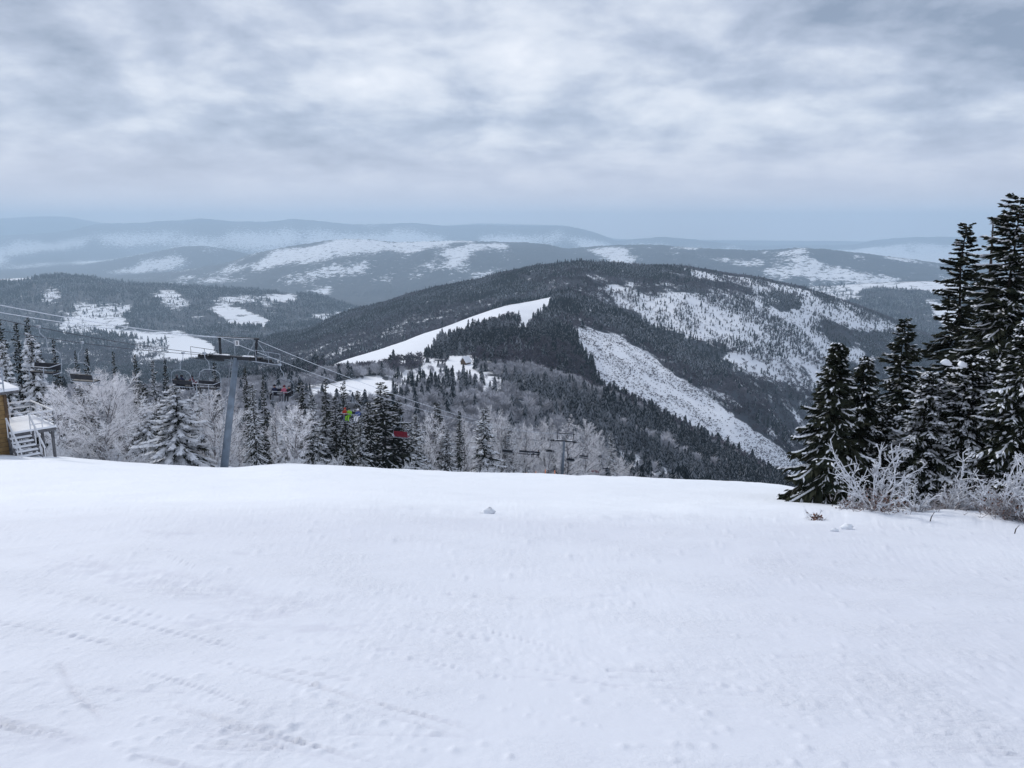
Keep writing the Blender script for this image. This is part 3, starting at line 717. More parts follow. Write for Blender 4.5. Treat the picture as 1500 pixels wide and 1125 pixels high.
# -------- small trees of the far forest, as arrays
def far_spruce(seed, layers=6, pts=8, rime=0.25):
    g = np.random.default_rng(seed); V = []; Fc = []; mi = []
    for l in range(layers):
        f0 = 0.06 + 0.80 * l / layers; top = min(1.0, f0 + (0.36 if layers < 9 else 0.22) * (1 - .4 * l / layers)); r = 0.19 * (1 - f0) ** .8 + .015
        b = len(V); V.append((0, 0, top)); a0 = g.uniform(0, 6)
        for k in range(pts * 2):
            a = a0 + k * math.pi / pts; rr = r * (g.uniform(.7, 1.3) if k % 2 == 0 else g.uniform(.4, .6)); zz_ = f0 + (0 if k % 2 == 0 else .05) + g.uniform(-.025, .025)
            V.append((rr * math.cos(a), rr * math.sin(a), zz_))
        for k in range(pts * 2):
            Fc.append((b, b + 1 + k, b + 1 + (k + 1) % (pts * 2))); mi.append(1 if g.random() < rime else 0)
    return np.array(V), np.array(Fc), np.array(mi)

def far_bare(seed, n=46, wide=1.0):
    g = np.random.default_rng(seed); V = []; Fc = []
    for k in range(n):
        az = g.uniform(0, 6.28); z0 = g.uniform(.12, .6); d = np.array([math.cos(az), math.sin(az), g.uniform(.6, 2.2)]); d /= np.linalg.norm(d)
        Lb = g.uniform(.22, .5) * (1.15 - z0); p = np.array([0, 0, z0]) + d * Lb * .1; e = p + d * Lb; e[2] = min(e[2], 1.02)
        s_ = unit(np.cross(d, g.normal(0, 1, 3))) * g.uniform(.006, .016) * (1 if n > 40 else 2.0) * wide; b = len(V)
        V += [tuple(p), tuple((p + e) / 2 + s_), tuple(e), tuple((p + e) / 2 - s_)]; Fc += [(b, b + 1, b + 2), (b, b + 2, b + 3)]
    b = len(V); V += [(-.012, 0, 0), (.012, 0, 0), (0, 0, .8), (0, -.012, 0), (0, .012, 0), (0, 0, .8)]; Fc += [(b, b + 1, b + 2), (b + 3, b + 4, b + 5)]
    return np.array(V), np.array(Fc), np.zeros(len(Fc), int)

def merge_forest(name, protos, pos, hgt, kind, rot, mats, label, cat, fat):
    """one far wood that reads as a mass"""
    VV, FF, MM = [], [], []; off = 0
    for p, (V, Fc, mi) in enumerate(protos):
        m = kind == p
        if not m.any(): continue
        n = m.sum(); c, s_ = np.cos(rot[m]), np.sin(rot[m]); hh = hgt[m]
        x = (V[None, :, 0] * c[:, None] - V[None, :, 1] * s_[:, None]) * (hh * fat[m])[:, None]; y = (V[None, :, 0] * s_[:, None] + V[None, :, 1] * c[:, None]) * (hh * fat[m])[:, None]
        z = V[None, :, 2] * hh[:, None]
        W_ = np.stack([x, y, z], -1) + pos[m][:, None, :]
        VV.append(W_.reshape(-1, 3).astype(np.float32)); FF.append((Fc[None] + (np.arange(n) * len(V))[:, None, None] + off).reshape(-1, 3)); MM.append(np.tile(mi, n)); off += n * len(V)
    me = make_mesh(name, np.concatenate(VV), [np.concatenate(FF)], mats, np.concatenate(MM))
    return tag(link(name, me), label, cat, None, 'stuff')

# ------------------------------------------------------------------ far woods
DENS = {1: 1 / 20., 2: 1 / 17., 3: 1 / 45., 4: 1 / 20., 5: 1 / 900.}
r0, r1_ = segrow['A'] - 4, segrow['C3']
ci = slice(30, NCOL - 30)
kc = KIND[r0:r1_, ci]
dX = np.abs(np.diff(GX[r0:r1_ + 1], axis=1))[:-1, ci]; dY = np.diff(GY[r0:r1_ + 1], axis=0)[:, ci]
area = dX * dY
Yc = GY[r0:r1_, ci]
dens = np.zeros_like(area)
for k, d in DENS.items(): dens[kc == k] = d
dens *= np.where(Yc > 2600, 0.17, np.where(Yc > 1250, 0.62, 1.0))
patch = fbm(GX[r0:r1_, ci] / 55, Yc / 75, 4, 71)
dens *= np.where(kc == 4, np.clip(0.75 + 3.4 * patch, 0.3, 4) , np.where(kc == 3, np.clip(1 + 2 * patch, .1, 3), np.clip(1.05 + 1.1 * patch, .12, 1.5)))
uC, vC = GU[r0:r1_, ci], GV[r0:r1_, ci]
inview = (uC > -40) & (uC < 1540)
top_t = GT[r0:r1_, ci] + 13.0 / Yc
seen = top_t > VIS[r0 - 1:r1_ - 1, ci]
lam = dens * area * (inview & seen)
cnt = RNG.poisson(lam)
rr_, cc_ = np.nonzero(cnt); rep = cnt[rr_, cc_]; rr_ = np.repeat(rr_, rep); cc_ = np.repeat(cc_, rep); n = len(rr_)
fa, fb = RNG.random(n), RNG.random(n)
def bil(A):
    A = A[r0:r1_ + 1, 30:NCOL - 29]
    return (A[rr_, cc_] * (1 - fa) * (1 - fb) + A[rr_ + 1, cc_] * fa * (1 - fb) + A[rr_, cc_ + 1] * (1 - fa) * fb + A[rr_ + 1, cc_ + 1] * fa * fb)
pos = np.stack([bil(GX), bil(GY), bil(GZ) - 0.3], -1)
knd = kc[rr_, cc_]
noiz = fbm(pos[:, 0] / 120, pos[:, 1] / 120, 3, 81)
rnd = RNG.random(n)
conif = ((knd == 1) & (rnd < 0.93 + 1.5 * np.minimum(noiz, 0.06))) | ((knd == 2) & (rnd < 0.10 + 0.25 * np.clip(noiz, 0, 1))) | ((knd == 3) & (rnd < 0.15)) | ((knd == 4) & (rnd < 0.55)) | ((knd == 5) & (rnd < 0.10))
hgt = np.where(conif, RNG.triangular(3.5, 8.5, 15, n), RNG.uniform(5, 10.5, n)) * (1 + .35 * fbm(pos[:, 0] / 40, pos[:, 1] / 40, 3, 83)) * np.where(knd == 5, 0.25, 1) * np.where(knd == 4, RNG.uniform(.35, 1.05, n), 1)
fat = RNG.uniform(.85, 1.25, n)
rot = RNG.uniform(0, 6.28, n)
yy = pos[:, 1]

sprN = [far_spruce(100 + k, 13, 9, (0.12, .25, .4, .55)[k % 4]) for k in range(8)]
sprF = [far_spruce(200 + k, 4, 5, (0.05, .15, .28, .4)[k % 4]) for k in range(8)]
barN = [far_bare(300 + k, 130) for k in range(6)]
barF = [far_bare(320 + k, 26) for k in range(6)]
# the biggest ones nearest to the camera are trees of their own
order = np.argsort(-hgt / yy)
size_rank_c = [i for i in order if conif[i] and knd[i] != 5][:190]
size_rank_b = [i for i in order if not conif[i] and knd[i] != 5][:70]
own = np.zeros(n, bool); own[size_rank_c] = True; own[size_rank_b] = True
matsC = [M['needles_far'], M['rime_far']]
own_c = [make_mesh('spruce_far', V, [Fc], matsC, mi) for (V, Fc, mi) in sprN]
own_b = [make_mesh('bare_tree_far', V, [Fc], [M['bare_pale']], mi) for (V, Fc, mi) in [far_bare(340 + k, 240) for k in range(5)]]
def where_(p):
    u, v = UV(p[0] / p[1], p[2] / p[1])
    if u < 450: return 'below the left thicket'
    if u < 760: return 'beside the clearing with the hut'
    if u < 900: return 'on the near spur above the small far pylon'
    return 'on the near spur below the felled strip'
for i in size_rank_c:
    o = link('spruce', own_c[i % 8]); o.location = pos[i]; o.rotation_euler = (0, 0, rot[i]); o.scale = (hgt[i] * fat[i], hgt[i] * fat[i], hgt[i])
    w_ = where_(pos[i]); tag(o, 'distant frosted spruce standing ' + w_, 'tree', 'distant spruces ' + w_)
for i in size_rank_b:
    o = link('bare_tree', own_b[i % 5]); o.location = pos[i]; o.rotation_euler = (0, 0, rot[i]); o.scale = (hgt[i] * fat[i] * 1.2, hgt[i] * fat[i] * 1.2, hgt[i])
    w_ = where_(pos[i]); tag(o, 'distant pale leafless tree standing ' + w_, 'tree', 'distant leafless trees ' + w_)
rest = ~own
for (nm, sel, protos, mats_, lab) in (
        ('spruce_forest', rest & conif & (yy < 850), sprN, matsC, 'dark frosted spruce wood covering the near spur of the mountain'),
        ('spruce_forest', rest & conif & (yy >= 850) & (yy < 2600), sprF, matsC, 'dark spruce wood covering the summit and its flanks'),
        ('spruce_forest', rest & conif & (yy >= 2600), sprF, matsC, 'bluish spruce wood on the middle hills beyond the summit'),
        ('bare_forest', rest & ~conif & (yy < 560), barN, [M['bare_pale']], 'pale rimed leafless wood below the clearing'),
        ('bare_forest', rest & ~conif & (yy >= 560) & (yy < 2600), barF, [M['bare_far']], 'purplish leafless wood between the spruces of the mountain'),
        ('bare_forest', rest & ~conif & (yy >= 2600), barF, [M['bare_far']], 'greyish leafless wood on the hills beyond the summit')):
    if sel.any():
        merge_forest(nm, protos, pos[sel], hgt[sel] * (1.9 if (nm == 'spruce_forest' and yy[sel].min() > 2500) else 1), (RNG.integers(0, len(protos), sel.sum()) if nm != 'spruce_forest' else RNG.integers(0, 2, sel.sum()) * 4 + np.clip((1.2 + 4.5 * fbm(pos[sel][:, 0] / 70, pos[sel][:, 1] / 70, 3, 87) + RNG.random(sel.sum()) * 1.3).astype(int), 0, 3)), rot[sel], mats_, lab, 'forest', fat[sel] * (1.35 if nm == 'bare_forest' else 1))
# stumps and brush poking through the snow of the felled strip
m5 = (KIND[r0:r1_, ci] == 5) & inview
lam5 = np.where(m5, area / 4.5, 0); c5 = RNG.poisson(lam5); a_, b_ = np.nonzero(c5); rp = c5[a_, b_]; a_ = np.repeat(a_, rp); b_ = np.repeat(b_, rp)
rr_, cc_ = a_, b_; n5 = len(a_); fa, fb = RNG.random(n5), RNG.random(n5)
p5 = np.stack([bil(GX), bil(GY), bil(GZ) - 0.05], -1)
keep5 = RNG.random(n5) < np.clip(0.65 + 1.2 * fbm(p5[:, 0] / 25, p5[:, 1] / 25, 3, 91), 0.1, 1); p5 = p5[keep5]; n5 = len(p5)
bru = [far_bare(360 + k, 12, 3.2) for k in range(5)]
merge_forest('brushwood', bru, p5, RNG.triangular(.4, .9, 3.0, n5), RNG.integers(0, 5, n5), RNG.uniform(0, 6.3, n5), [M['bare_far']], 'brush and stumps poking through the felled snowy strip', 'brush', RNG.uniform(1.2, 3.0, n5))

# ------------------------------------------------------------------ trees behind the edge of the piste
SPR = {'D': [spruce_parts(11 + k, 11, 2.3, nb=165, droop=.45, snow=.10, rime=.09, dens=0.93, line=.25, wid=0.90) for k in range(3)],
       'M': [spruce_parts(21 + k, 11, 2.5, nb=165, droop=.6, snow=.38, rime=.34, dens=0.93, line=.7, wid=0.86) for k in range(3)],
       'S': [spruce_parts(31 + k, 10, 2.9, nb=165, droop=.8, snow=.85, rime=.62, dens=1.02, line=.95, hang=.7, wid=0.83) for k in range(3)]}
BARE = {'F': [bare_tree_parts(41 + k, 11, 3.6, 28, 10, 9, rt=.017, forks=(1, 2, 1, 3)[k]) for k in range(4)],
        'N': [bare_tree_parts(51 + k, 11, 1.7, 34, 8, 8, rt=.017, up=.75) for k in range(3)],
        'B': [bare_tree_parts(57 + k, 10, 5.2, 44, 12, 12, forks=3, start=.05, up=.7, rt=.014) for k in range(2)]}
REFH = {'D': (11, 2.3), 'M': (11, 2.5), 'S': (10, 2.9), 'F': (11, 3.6), 'N': (11, 1.7), 'B': (10, 5.2)}
NAME = {'D': 'spruce', 'M': 'spruce', 'S': 'spruce', 'F': 'rimed_bare_tree', 'N': 'rimed_bare_tree', 'B': 'rimed_bare_tree'}
protoT = {}
used_n = {}
def put_tree(kind, x, y, H, R, label, group=None, var=None):
    lib = SPR.get(kind) or BARE.get(kind)
    k = used_n.get(kind, 0) if var is None else var; used_n[kind] = k + 1; k %= len(lib)
    H0, R0 = REFH[kind]; z = ground(x, y) - 0.15
    rz = random.uniform(0, 6.28)
    key = (kind, k)
    if key not in protoT:
        t = protoT[key] = plant(NAME[kind], lib[k], label, 'tree', (x, y, z), group)
    else:
        t = copy_tree(protoT[key]); tag(t, label)
        if 'group' in t: del t['group']
        if group: t['group'] = group
    t.location = (x, y, z); t.rotation_euler = (0, 0, rz); t.scale = (R / R0, R / R0, H / H0)
    return t
def line_depth(u):          # where the lift line crosses this bearing
    s_ = (u - 750) / F / .965; return (44.4 if s_ > -.34 else 44.4) / max(.05, .327 - s_)
def xs(u, Y): return float(S(u, 690)) * Y
placed = []
HAND = [
 ('D', 8, 466, 82, 26, 'tall dark spruce at the far left end of the thicket'), ('D', 32, 470, 86, 22, 'dark spruce right behind the dangling left chair beside the tallest one'),
 ('D', 49, 462, 98, 18, 'dark spruce top rising above the snowy trees over the lodge'), ('D', 86, 494, 90, 14, 'slender dark spruce between the two empty left chairs'),
 ('D', 117, 512, 97, 13, 'small dark spruce tip right above the empty arched chair'), ('D', 133, 508, 99, 15, 'small dark spruce behind the arch of the empty chair'),
 ('D', 172, 512, 92, 12, 'thin dark spruce above the broad rimed bush tree'), ('D', 203, 518, 95, 18, 'dark spruce standing left above the heavy snow laden spruce'),
 ('M', 228, 522, 98, 17, 'half rimed spruce behind the snow laden spruce'), ('D', 246, 524, 108, 13, 'dark spruce tip left of the occupied chair by the pylon'),
 ('D', 318, 528, 90, 15, 'dark spruce just left of the tall grey pylon mast'), ('D', 362, 534, 88, 15, 'dark spruce just right of the tall grey pylon mast'),
 ('D', 388, 548, 96, 12, 'small dark spruce behind the skiers right of the pylon'), ('M', 372, 560, 74, 22, 'rime speckled spruce right beside the pylon mast'),
 ('D', 443, 558, 75, 29, 'dark spruce with clean tip right of the pale narrow trees'), ('D', 478, 553, 82, 20, 'dark spruce tip above the snow laden spruce right of the pylon'),
 ('D', 505, 557, 85, 20, 'dark spruce next to the chair with the lime jacket'), ('D', 526, 570, 82, 22, 'dark spruce left beside the tallest dark spruce of the edge'),
 ('D', 561, 560, 77, 56, 'largest dark spruce of the edge left of the red chair'), ('M', 596, 618, 78, 42, 'broad snow streaked spruce below the red chair'),
 ('D', 641, 588, 85, 25, 'dark spruce right of the red chair under the white cable'), ('D', 673, 600, 97, 13, 'small dark spruce tip among pale bare trees'),
 ('M', 709, 596, 86, 36, 'snow streaked conical spruce crossed by the white cable'), ('M', 740, 612, 92, 21, 'slim rimed spruce right of the snow streaked one'),
 ('S', 767, 660, 92, 15, 'small snow laden spruce at the edge near the orange netting'),
 ('S', 258, 562, 68, 60, 'broad heavily snow laden spruce left of the tall pylon'), ('S', 214, 580, 75, 32, 'snow laden spruce leaning on the broad laden one'),
 ('S', 296, 556, 80, 30, 'snow laden spruce close to the pylon mast'), ('S', 478, 610, 77, 46, 'drooping snow laden spruce left of the largest dark spruce'),
 ('S', 52, 486, 74, 42, 'tall snow laden spruce behind the lodge deck'), ('S', 12, 500, 72, 34, 'snow laden spruce behind the lodge balcony'),
 ('S', 420, 600, 78, 26, 'snow laden spruce between pale narrow trees and dark spruce'), ('S', 545, 640, 78, 28, 'low snow laden spruce at the foot of the largest dark spruce'),
 ('M', 655, 625, 84, 22, 'rimed spruce at the foot of the dark spruce under the cable'), ('M', 895, 632, 122, 15, 'rimed spruce at the right end of the pale bare trees'),
 ('D', -2, 486, 80, 26, 'dark spruce cut by the left edge of the view'), ('D', 64, 500, 90, 17, 'dark spruce right beside the tall snow laden one behind the deck'), ('M', 458, 574, 84, 26, 'snow dusted spruce between the clean tipped and the drooping one'), ('D', 492, 580, 90, 22, 'dark spruce half hidden behind the drooping snow laden spruce'),
 ('D', 541, 588, 84, 26, 'dark spruce hugging the left side of the largest one'), ('D', 583, 584, 84, 30, 'dark spruce hugging the right side of the largest one'), ('M', 610, 604, 88, 26, 'snow dusted spruce right of the red chair'), ('M', 528, 612, 80, 24, 'snow dusted spruce below the chair with the lime jacket'),
 ('B', 141, 546, 62, 78, 'very broad rimed bare tree right of the lodge deck'), ('F', 84, 560, 68, 45, 'rimed bare tree right behind the lodge deck'),
 ('N', 404, 572, 77, 20, 'narrow white rimed tree right of the pylon'), ('N', 424, 580, 80, 18, 'second narrow white rimed tree right of the pylon'),
 ('N', 346, 552, 78, 20, 'narrow rimed tree hidden partly by the pylon mast'), ('F', 190, 560, 75, 42, 'rimed bare tree between the broad one and the snow laden spruce'),
 ('F', 330, 590, 74, 30, 'low rimed bare tree left of the pylon foot'), ('F', 622, 600, 90, 34, 'rimed bare tree right below the red chair'),
 ('F', 680, 610, 95, 34, 'rimed bare tree left of the snow streaked spruce'), ('F', 640, 640, 82, 22, 'low rimed bare tree at the foot of the dark spruce'),
 ('F', 770, 606, 125, 42, 'rimed bare tree left of the small far pylon'), ('F', 800, 612, 130, 36, 'rimed bare tree close left of the small far pylon'),
 ('N', 832, 590, 140, 26, 'tallest rimed bare tree rising above the small far pylon'), ('F', 858, 612, 142, 38, 'round rimed bare tree right of the small far pylon'),
 ('F', 884, 632, 140, 34, 'rimed bare tree right above the small red chair'), ('F', 905, 660, 135, 30, 'low rimed bare tree at the right end of the thicket'),
 ('F', 740, 600, 125, 40, 'rimed bare tree behind the slim rimed spruce'), ('F', 715, 590, 150, 40, 'rimed bare tree behind the snow streaked conical spruce'),
]
for kind, u, vt, Y, rpx, lab in HAND:
    if u > 338: Y = max(Y, line_depth(u) + 11 + (u % 6))
    x = float(S(u, 0.6 * vt + 0.4 * 690)) * Y; zt = float(T(vt)) * Y; H = zt - ground(x, Y) + .15
    R = rpx * Y / F * 0.96 * (1.28 if kind in 'DMS' else 1.08)
    put_tree(kind, x, Y, H, R, lab); placed.append((x, Y))
frng = np.random.default_rng(77)
cells = 0; tries = 0
nF = nS = 0
lowlim = lambda u: float(np.interp(u, [-60, 330, 420, 560, 700, 840, 930, 1000], [500, 545, 578, 596, 598, 612, 680, 712]))
while tries < 14000 and nF < 260:
    tries += 1
    Y = 55 + (275 - 55) * frng.random() ** 0.9; u = frng.uniform(-70, 960)
    c2y = float(np.interp((u - 750) / F, SG, K['c2'][0]))
    if Y < c2y + (3 if u > 120 else 6): continue
    if u > 338 and Y < line_depth(u) + 7: continue
    x = xs(u, Y)
    if u < 110 and Y < 60: continue
    gap = 2.6 + 1.6 * (Y > 110) + 1.5 * (Y > 160)
    if any((x - a) ** 2 + (Y - b) ** 2 < gap * gap for a, b in placed[-900:]): continue
    z = ground(x, Y)
    H = frng.uniform(6.0, 13) * (1.35 if u > 600 else 1)
    cap = float(T(lowlim(u) + frng.uniform(0, 26))) * Y - z
    if cap < 2.0: continue
    H = min(H, cap)
    r = frng.random()
    reg = 'left of the tall pylon' if u < 330 else 'between the tall pylon and the red chair' if u < 600 else 'between the red chair and the small far pylon' if u < 830 else 'right of the small far pylon'
    if r < (.38 if u < 760 else .75) or u > 840:
        k = 'F' if frng.random() < .75 else 'N'; R = H * (frng.uniform(.30, .42) if k == 'F' else frng.uniform(.14, .2))
        put_tree(k, x, Y, H, R, 'rimed bare tree deep in the thicket ' + reg, 'rimed bare trees in the thicket ' + reg)
    else:
        k = frng.choice(['M', 'S', 'D'], p=[.35, .25, .40]); R = H * frng.uniform(.19, .28)
        put_tree(k, x, Y, H * frng.uniform(.7, 1), R, 'snowy spruce deep in the thicket ' + reg, 'snowy spruces in the thicket ' + reg)
    nF += 1; placed.append((x, Y))
# low rimed scrub along the edge of the piste
SCR = bush_parts(71, 1.5, 1.5, n=14, rt=.016)
scr0 = None
for k in range(70):
    u = frng.uniform(60, 1000); c2y = float(np.interp((u - 750) / F, SG, K['c2'][0])); Y = c2y + frng.uniform(.5, 6); x = xs(u, Y)
    reg = 'left of the tall pylon' if u < 330 else 'between the tall pylon and the orange netting' if u < 770 else 'behind the orange netting'
    lab, grp = 'low rimed scrub on the piste edge ' + reg, 'low scrub along the piste edge ' + reg
    if scr0 is None: t = scr0 = plant('rimed_scrub', SCR, lab, 'shrub', (x, Y, ground(x, Y) - .1), grp)
    else: t = copy_tree(scr0); tag(t, lab, None, grp)
    s_ = frng.uniform(.5, 1.25); t.location = (x, Y, ground(x, Y) - .1); t.rotation_euler = (0, 0, frng.uniform(0, 6.28)); t.scale = (s_, s_, s_ * frng.uniform(.7, 1.1))

# ------------------------------------------------------------------ big spruces on the right
def put_right(seed, u, vt, Y, rpx, label, ub=730, **kw):
    x = float(S(u, vt + 40)) * Y; z = ground(x, Y) - .2; H = float(T(vt)) * Y - z
    return plant('spruce', spruce_parts(seed, H, rpx * Y / F * 1.15, wid=.62, **kw), label, 'tree', (x, Y, z), None, rz=seed * 1.3)
put_right(101, 1226, 500, 25, 58, 'broad dark spruce with snow streaks at the left end of the right group', nb=273, droop=.95, snow=.07, rime=.03, dens=2.38, line=.55, power=.72, hang=.7)
put_right(102, 1262, 522, 26.5, 50, 'dark spruce with nodding top leaning against the broad one', nb=221, droop=1.0, snow=.09, rime=.05, dens=2.18, line=.6, power=.75, lean=.05, hang=.7)
put_right(103, 1324, 464, 30, 62, 'pointed dark spruce second in height from the left of the right group', nb=260, droop=.75, snow=.06, rime=.04, dens=2.18, line=.35)
put_right(104, 1414, 322, 35, 78, 'tall slim almost black spruce against the pale sky', nb=325, droop=.62, snow=.03, rime=.02, dens=2.09, line=.2, power=.75)
put_right(105, 1490, 282, 28, 92, 'tallest spruce at the right edge with rimed hanging top', nb=338, droop=.85, snow=.07, rime=.06, dens=2.28, line=.5, power=.62)
put_right(106, 1362, 545, 25, 62, 'grey green young spruce with rime streaked boughs behind the bushes', nb=247, droop=.45, snow=.20, rime=.22, dens=2.28, line=.8, power=.6)
put_right(107, 1425, 520, 24.5, 66, 'young spruce carrying thick snow pads below the slim black one', nb=247, droop=.5, snow=.28, rime=.10, dens=2.28, line=.7, power=.6)
put_right(108, 1502, 470, 23, 62, 'dense dark spruce cut by the right edge of the view', nb=260, droop=.6, snow=.15, rime=.10, dens=2.28, line=.5, power=.6)
put_right(109, 1290, 590, 27, 44, 'small dark spruce squeezed behind the left bush', nb=182, droop=.6, snow=.2, rime=.08, dens=2.09, line=.4)
put_right(110, 1456, 400, 31, 60, 'dark spruce filling the gap beside the dead stem', nb=260, droop=.55, snow=.08, rime=.05, dens=2.09, line=.5, power=.6)
# thick pads of snow resting in the boughs
def snow_pad(u, v, Y, w, hgt_, label):
    g = np.random.default_rng(int(u)); n1, n2 = 14, 8; V = []
    for i in range(n2 + 1):
        ph = math.pi * i / n2
        for j in range(n1):
            a = 2 * math.pi * j / n1; k = 1 + .22 * math.sin(3 * a + u) + .12 * g.normal()
            V.append((w * .5 * math.sin(ph) * math.cos(a) * k, w * .36 * math.sin(ph) * math.sin(a) * k, hgt_ * (.55 * math.cos(ph) if ph < math.pi / 2 else .18 * math.cos(ph)) * (1 + .1 * g.normal()) - .25 * w * .5 * math.sin(ph) * math.cos(a) * (1 if u < 1410 else -1)))
    Q = [[i * n1 + j, (i + 1) * n1 + j, (i + 1) * n1 + (j + 1) % n1, i * n1 + (j + 1) % n1] for i in range(n2) for j in range(n1)]
    o = link('snow_pad', make_mesh('snow_pad', V, [Q], M['tree_snow'], None, True)); o.location = P(u, v, Y); tag(o, label, 'snow')
snow_pad(1386, 533, 23.9, .30, .24, 'thick white snow pad on the topmost bough of the young spruce')
snow_pad(1409, 536, 23.8, .26, .24, 'rounded snow pad right beside the thick one')
dm = MB(); dY = 32.0
dm.tube([P(1443, 560, dY), P(1447, 480, dY), P(1450, 410, dY), P(1455, 324, dY)], [.11, .085, .06, .025], 6)
for k in range(16):
    v = 350 + k * 12; p = P(1443 + 12 * (560 - v) / 236, v, dY); a = k * 2.4; l = random.uniform(.15, .5)
    dm.bar(p, p + Vector((math.cos(a) * l, math.sin(a) * l, random.uniform(-.1, .1))), .016, 4, .006)
tag(dm.build('dead_tree', M['bark']), 'bare dead stem standing between the two tallest right spruces', 'tree')
# the rimed boughs hanging out of the tallest crown
def hanging_bough(pts, Y, label):
    g = np.random.default_rng(int(pts[0][0])); m = MB(); Pp = np.array([P(u, v, Y) for u, v in pts]); m.tube(Pp, np.linspace(.03, .012, len(Pp)), 5)
    t = thing('rimed_bough', label, 'branch', (0, 0, 0)); m.build('branch', M['bark'], t)
    V, Q = [], []; n = 0
    for k in range(260):
        f = g.random() * (len(Pp) - 1.01); i = int(f); p = Pp[i] + (Pp[i + 1] - Pp[i]) * (f - i); d = unit(unit(Pp[i + 1] - Pp[i]) * .8 + g.normal(0, .55, 3) + np.array([0, 0, -.35]))
        v_, q_ = blades(p[None], d[None], unit(np.cross(d, g.normal(0, 1, 3)))[None], np.array([g.uniform(.12, .3)]), np.array([g.uniform(.04, .07)])); V.append(v_); Q.append(q_ + n); n += 4
    link('needles', make_mesh('needles', np.concatenate(V), Q, [M['rime_needles'], M['needles']], (g.random(260) < .5).astype(int)), t)
# ------------------------------------------------------------------ rimed bushes in front of the spruces
for seed, u, vb, Y, hpx, rpx, nst, leaf, lab in (
        (201, 1288, 746, 18.2, 92, 62, 10, 160, 'spreading rimed bush with long branches reaching to the left'),
        (202, 1342, 748, 18.6, 50, 34, 8, 0, 'low rimed bush in the middle of the bush row'),
        (203, 1392, 744, 19.0, 100, 36, 10, 0, 'upright rimed bush on the drifted bank'),
        (204, 1432, 742, 18.8, 48, 30, 7, 60, 'low rimed bush between the upright and the right one'),
        (205, 1474, 752, 17.6, 112, 52, 14, 260, 'large white rimed bush with brown leaves at the right edge'),
        (206, 1518, 756, 17.2, 100, 50, 12, 120, 'rimed bush cut by the right edge of the view'),
        (207, 1248, 742, 19.2, 36, 34, 6, 120, 'small brown leaved bush at the foot of the broad dark spruce')):
    x = float(S(u, vb)) * Y; plant('rimed_bush', bush_parts(seed, hpx * Y / F, rpx * Y / F, nst, .019, leaf), lab, 'bush', (x, Y, ground(x, Y) - .05))
x = float(S(1197, 756)) * 17.0
plant('dry_weed', bush_parts(211, .42, .22, 4, .005, 70), 'single dry weed with brown leaves at the edge of the slope', 'plant', (x, 17.0, ground(x, 17.0) - .02))
for u, v, Y, du, hp, lab in ((1362, 760, 16.8, 6, 15, 'short dark stick poking from the snow before the middle bush'), (1486, 775, 15.6, 6, 13, 'short dark stick poking from the snow before the right bush')):
    x = float(S(u, v)) * Y; m = MB(); z = ground(x, Y); m.tube([(x, Y, z - .1), (x + .03, Y, z + .1), (x + du * Y / F, Y, z + hp * Y / F)], [.012, .011, .008], 5)
    tag(m.build('stick', M['bark']), lab, 'stick')
for u, v, Y, sz, lab in ((1241, 774, 14.8, .09, 'fist sized snow lump lying on the slope below the bushes'), (1222, 783, 14.2, .055, 'small snow crumb beside the fist sized lump'), (716, 752, 17.2, .12, 'ragged snow lump on the rounded edge of the slope')):
    x = float(S(u, v)) * Y; g = np.random.default_rng(int(u)); n1, n2 = 12, 7
    V = [(sz * (1.3 * math.sin(math.pi * i / n2) * math.cos(6.283 * j / n1)) * (1 + .22 * g.normal()), sz * math.sin(math.pi * i / n2) * math.sin(6.283 * j / n1) * (1 + .2 * g.normal()), sz * .8 * math.cos(math.pi * i / n2) * (1 + .15 * g.normal())) for i in range(n2 + 1) for j in range(n1)]
    Q = [[i * n1 + j, (i + 1) * n1 + j, (i + 1) * n1 + (j + 1) % n1, i * n1 + (j + 1) % n1] for i in range(n2) for j in range(n1)]
    o = link('snow_lump', make_mesh('snow_lump', V, [Q], M['snow'], None, True)); o.location = (x, Y, ground(x, Y) + sz * .3); tag(o, lab, 'snow')
# ------------------------------------------------------------------ chairlift
UPV = Vector((0, 0, 1))
PY1 = P(327, 692, 66.0); PY1.z = ground(PY1.x, PY1.y); HEAD1 = P(346, 524, 66.6)
PY2 = Vector((float(S(822, 700)) * 168, 168, 0)); PY2.z = ground(PY2.x, PY2.y); HEAD2 = Vector((PY2.x + .6, 168.6, float(T(647)) * 168))
LD = Vector((HEAD2.x - HEAD1.x, HEAD2.y - HEAD1.y, 0)).normalized(); LP = Vector((LD.y, -LD.x, 0))   # along the line, across it to the right
def rope_points(side, dz=0.0, off=2.5):
    a = HEAD1 + LP * (side * off) + UPV * (.1 + dz); b = HEAD2 + LP * (side * off) + UPV * (.1 + dz)
    start = a - LD * 27; start.z = float(T(443 if dz < .5 else 420)) * start.y
    end = b + LD * 130; end.z = b.z - 51
    pts = []
    for p, q, sag, n in ((start, a, .5, 14), (a, b, 2.2, 60), (b, end, 0.6, 40)):
        for k in range(n):
            f = k / n; r = p.lerp(q, f); r.z -= sag * 4 * f * (1 - f); pts.append(r)
    return pts + [end]
def rope_at_u(pts, u):
    for p, q in zip(pts[:-1], pts[1:]):
        u0 = float(UV(p.x / p.y, p.z / p.y)[0]); u1 = float(UV(q.x / q.y, q.z / q.y)[0])
        if u0 <= u <= u1: return p.lerp(q, (u - u0) / (u1 - u0))
ROPE = {s: rope_points(s) for s in (-1, 1)}
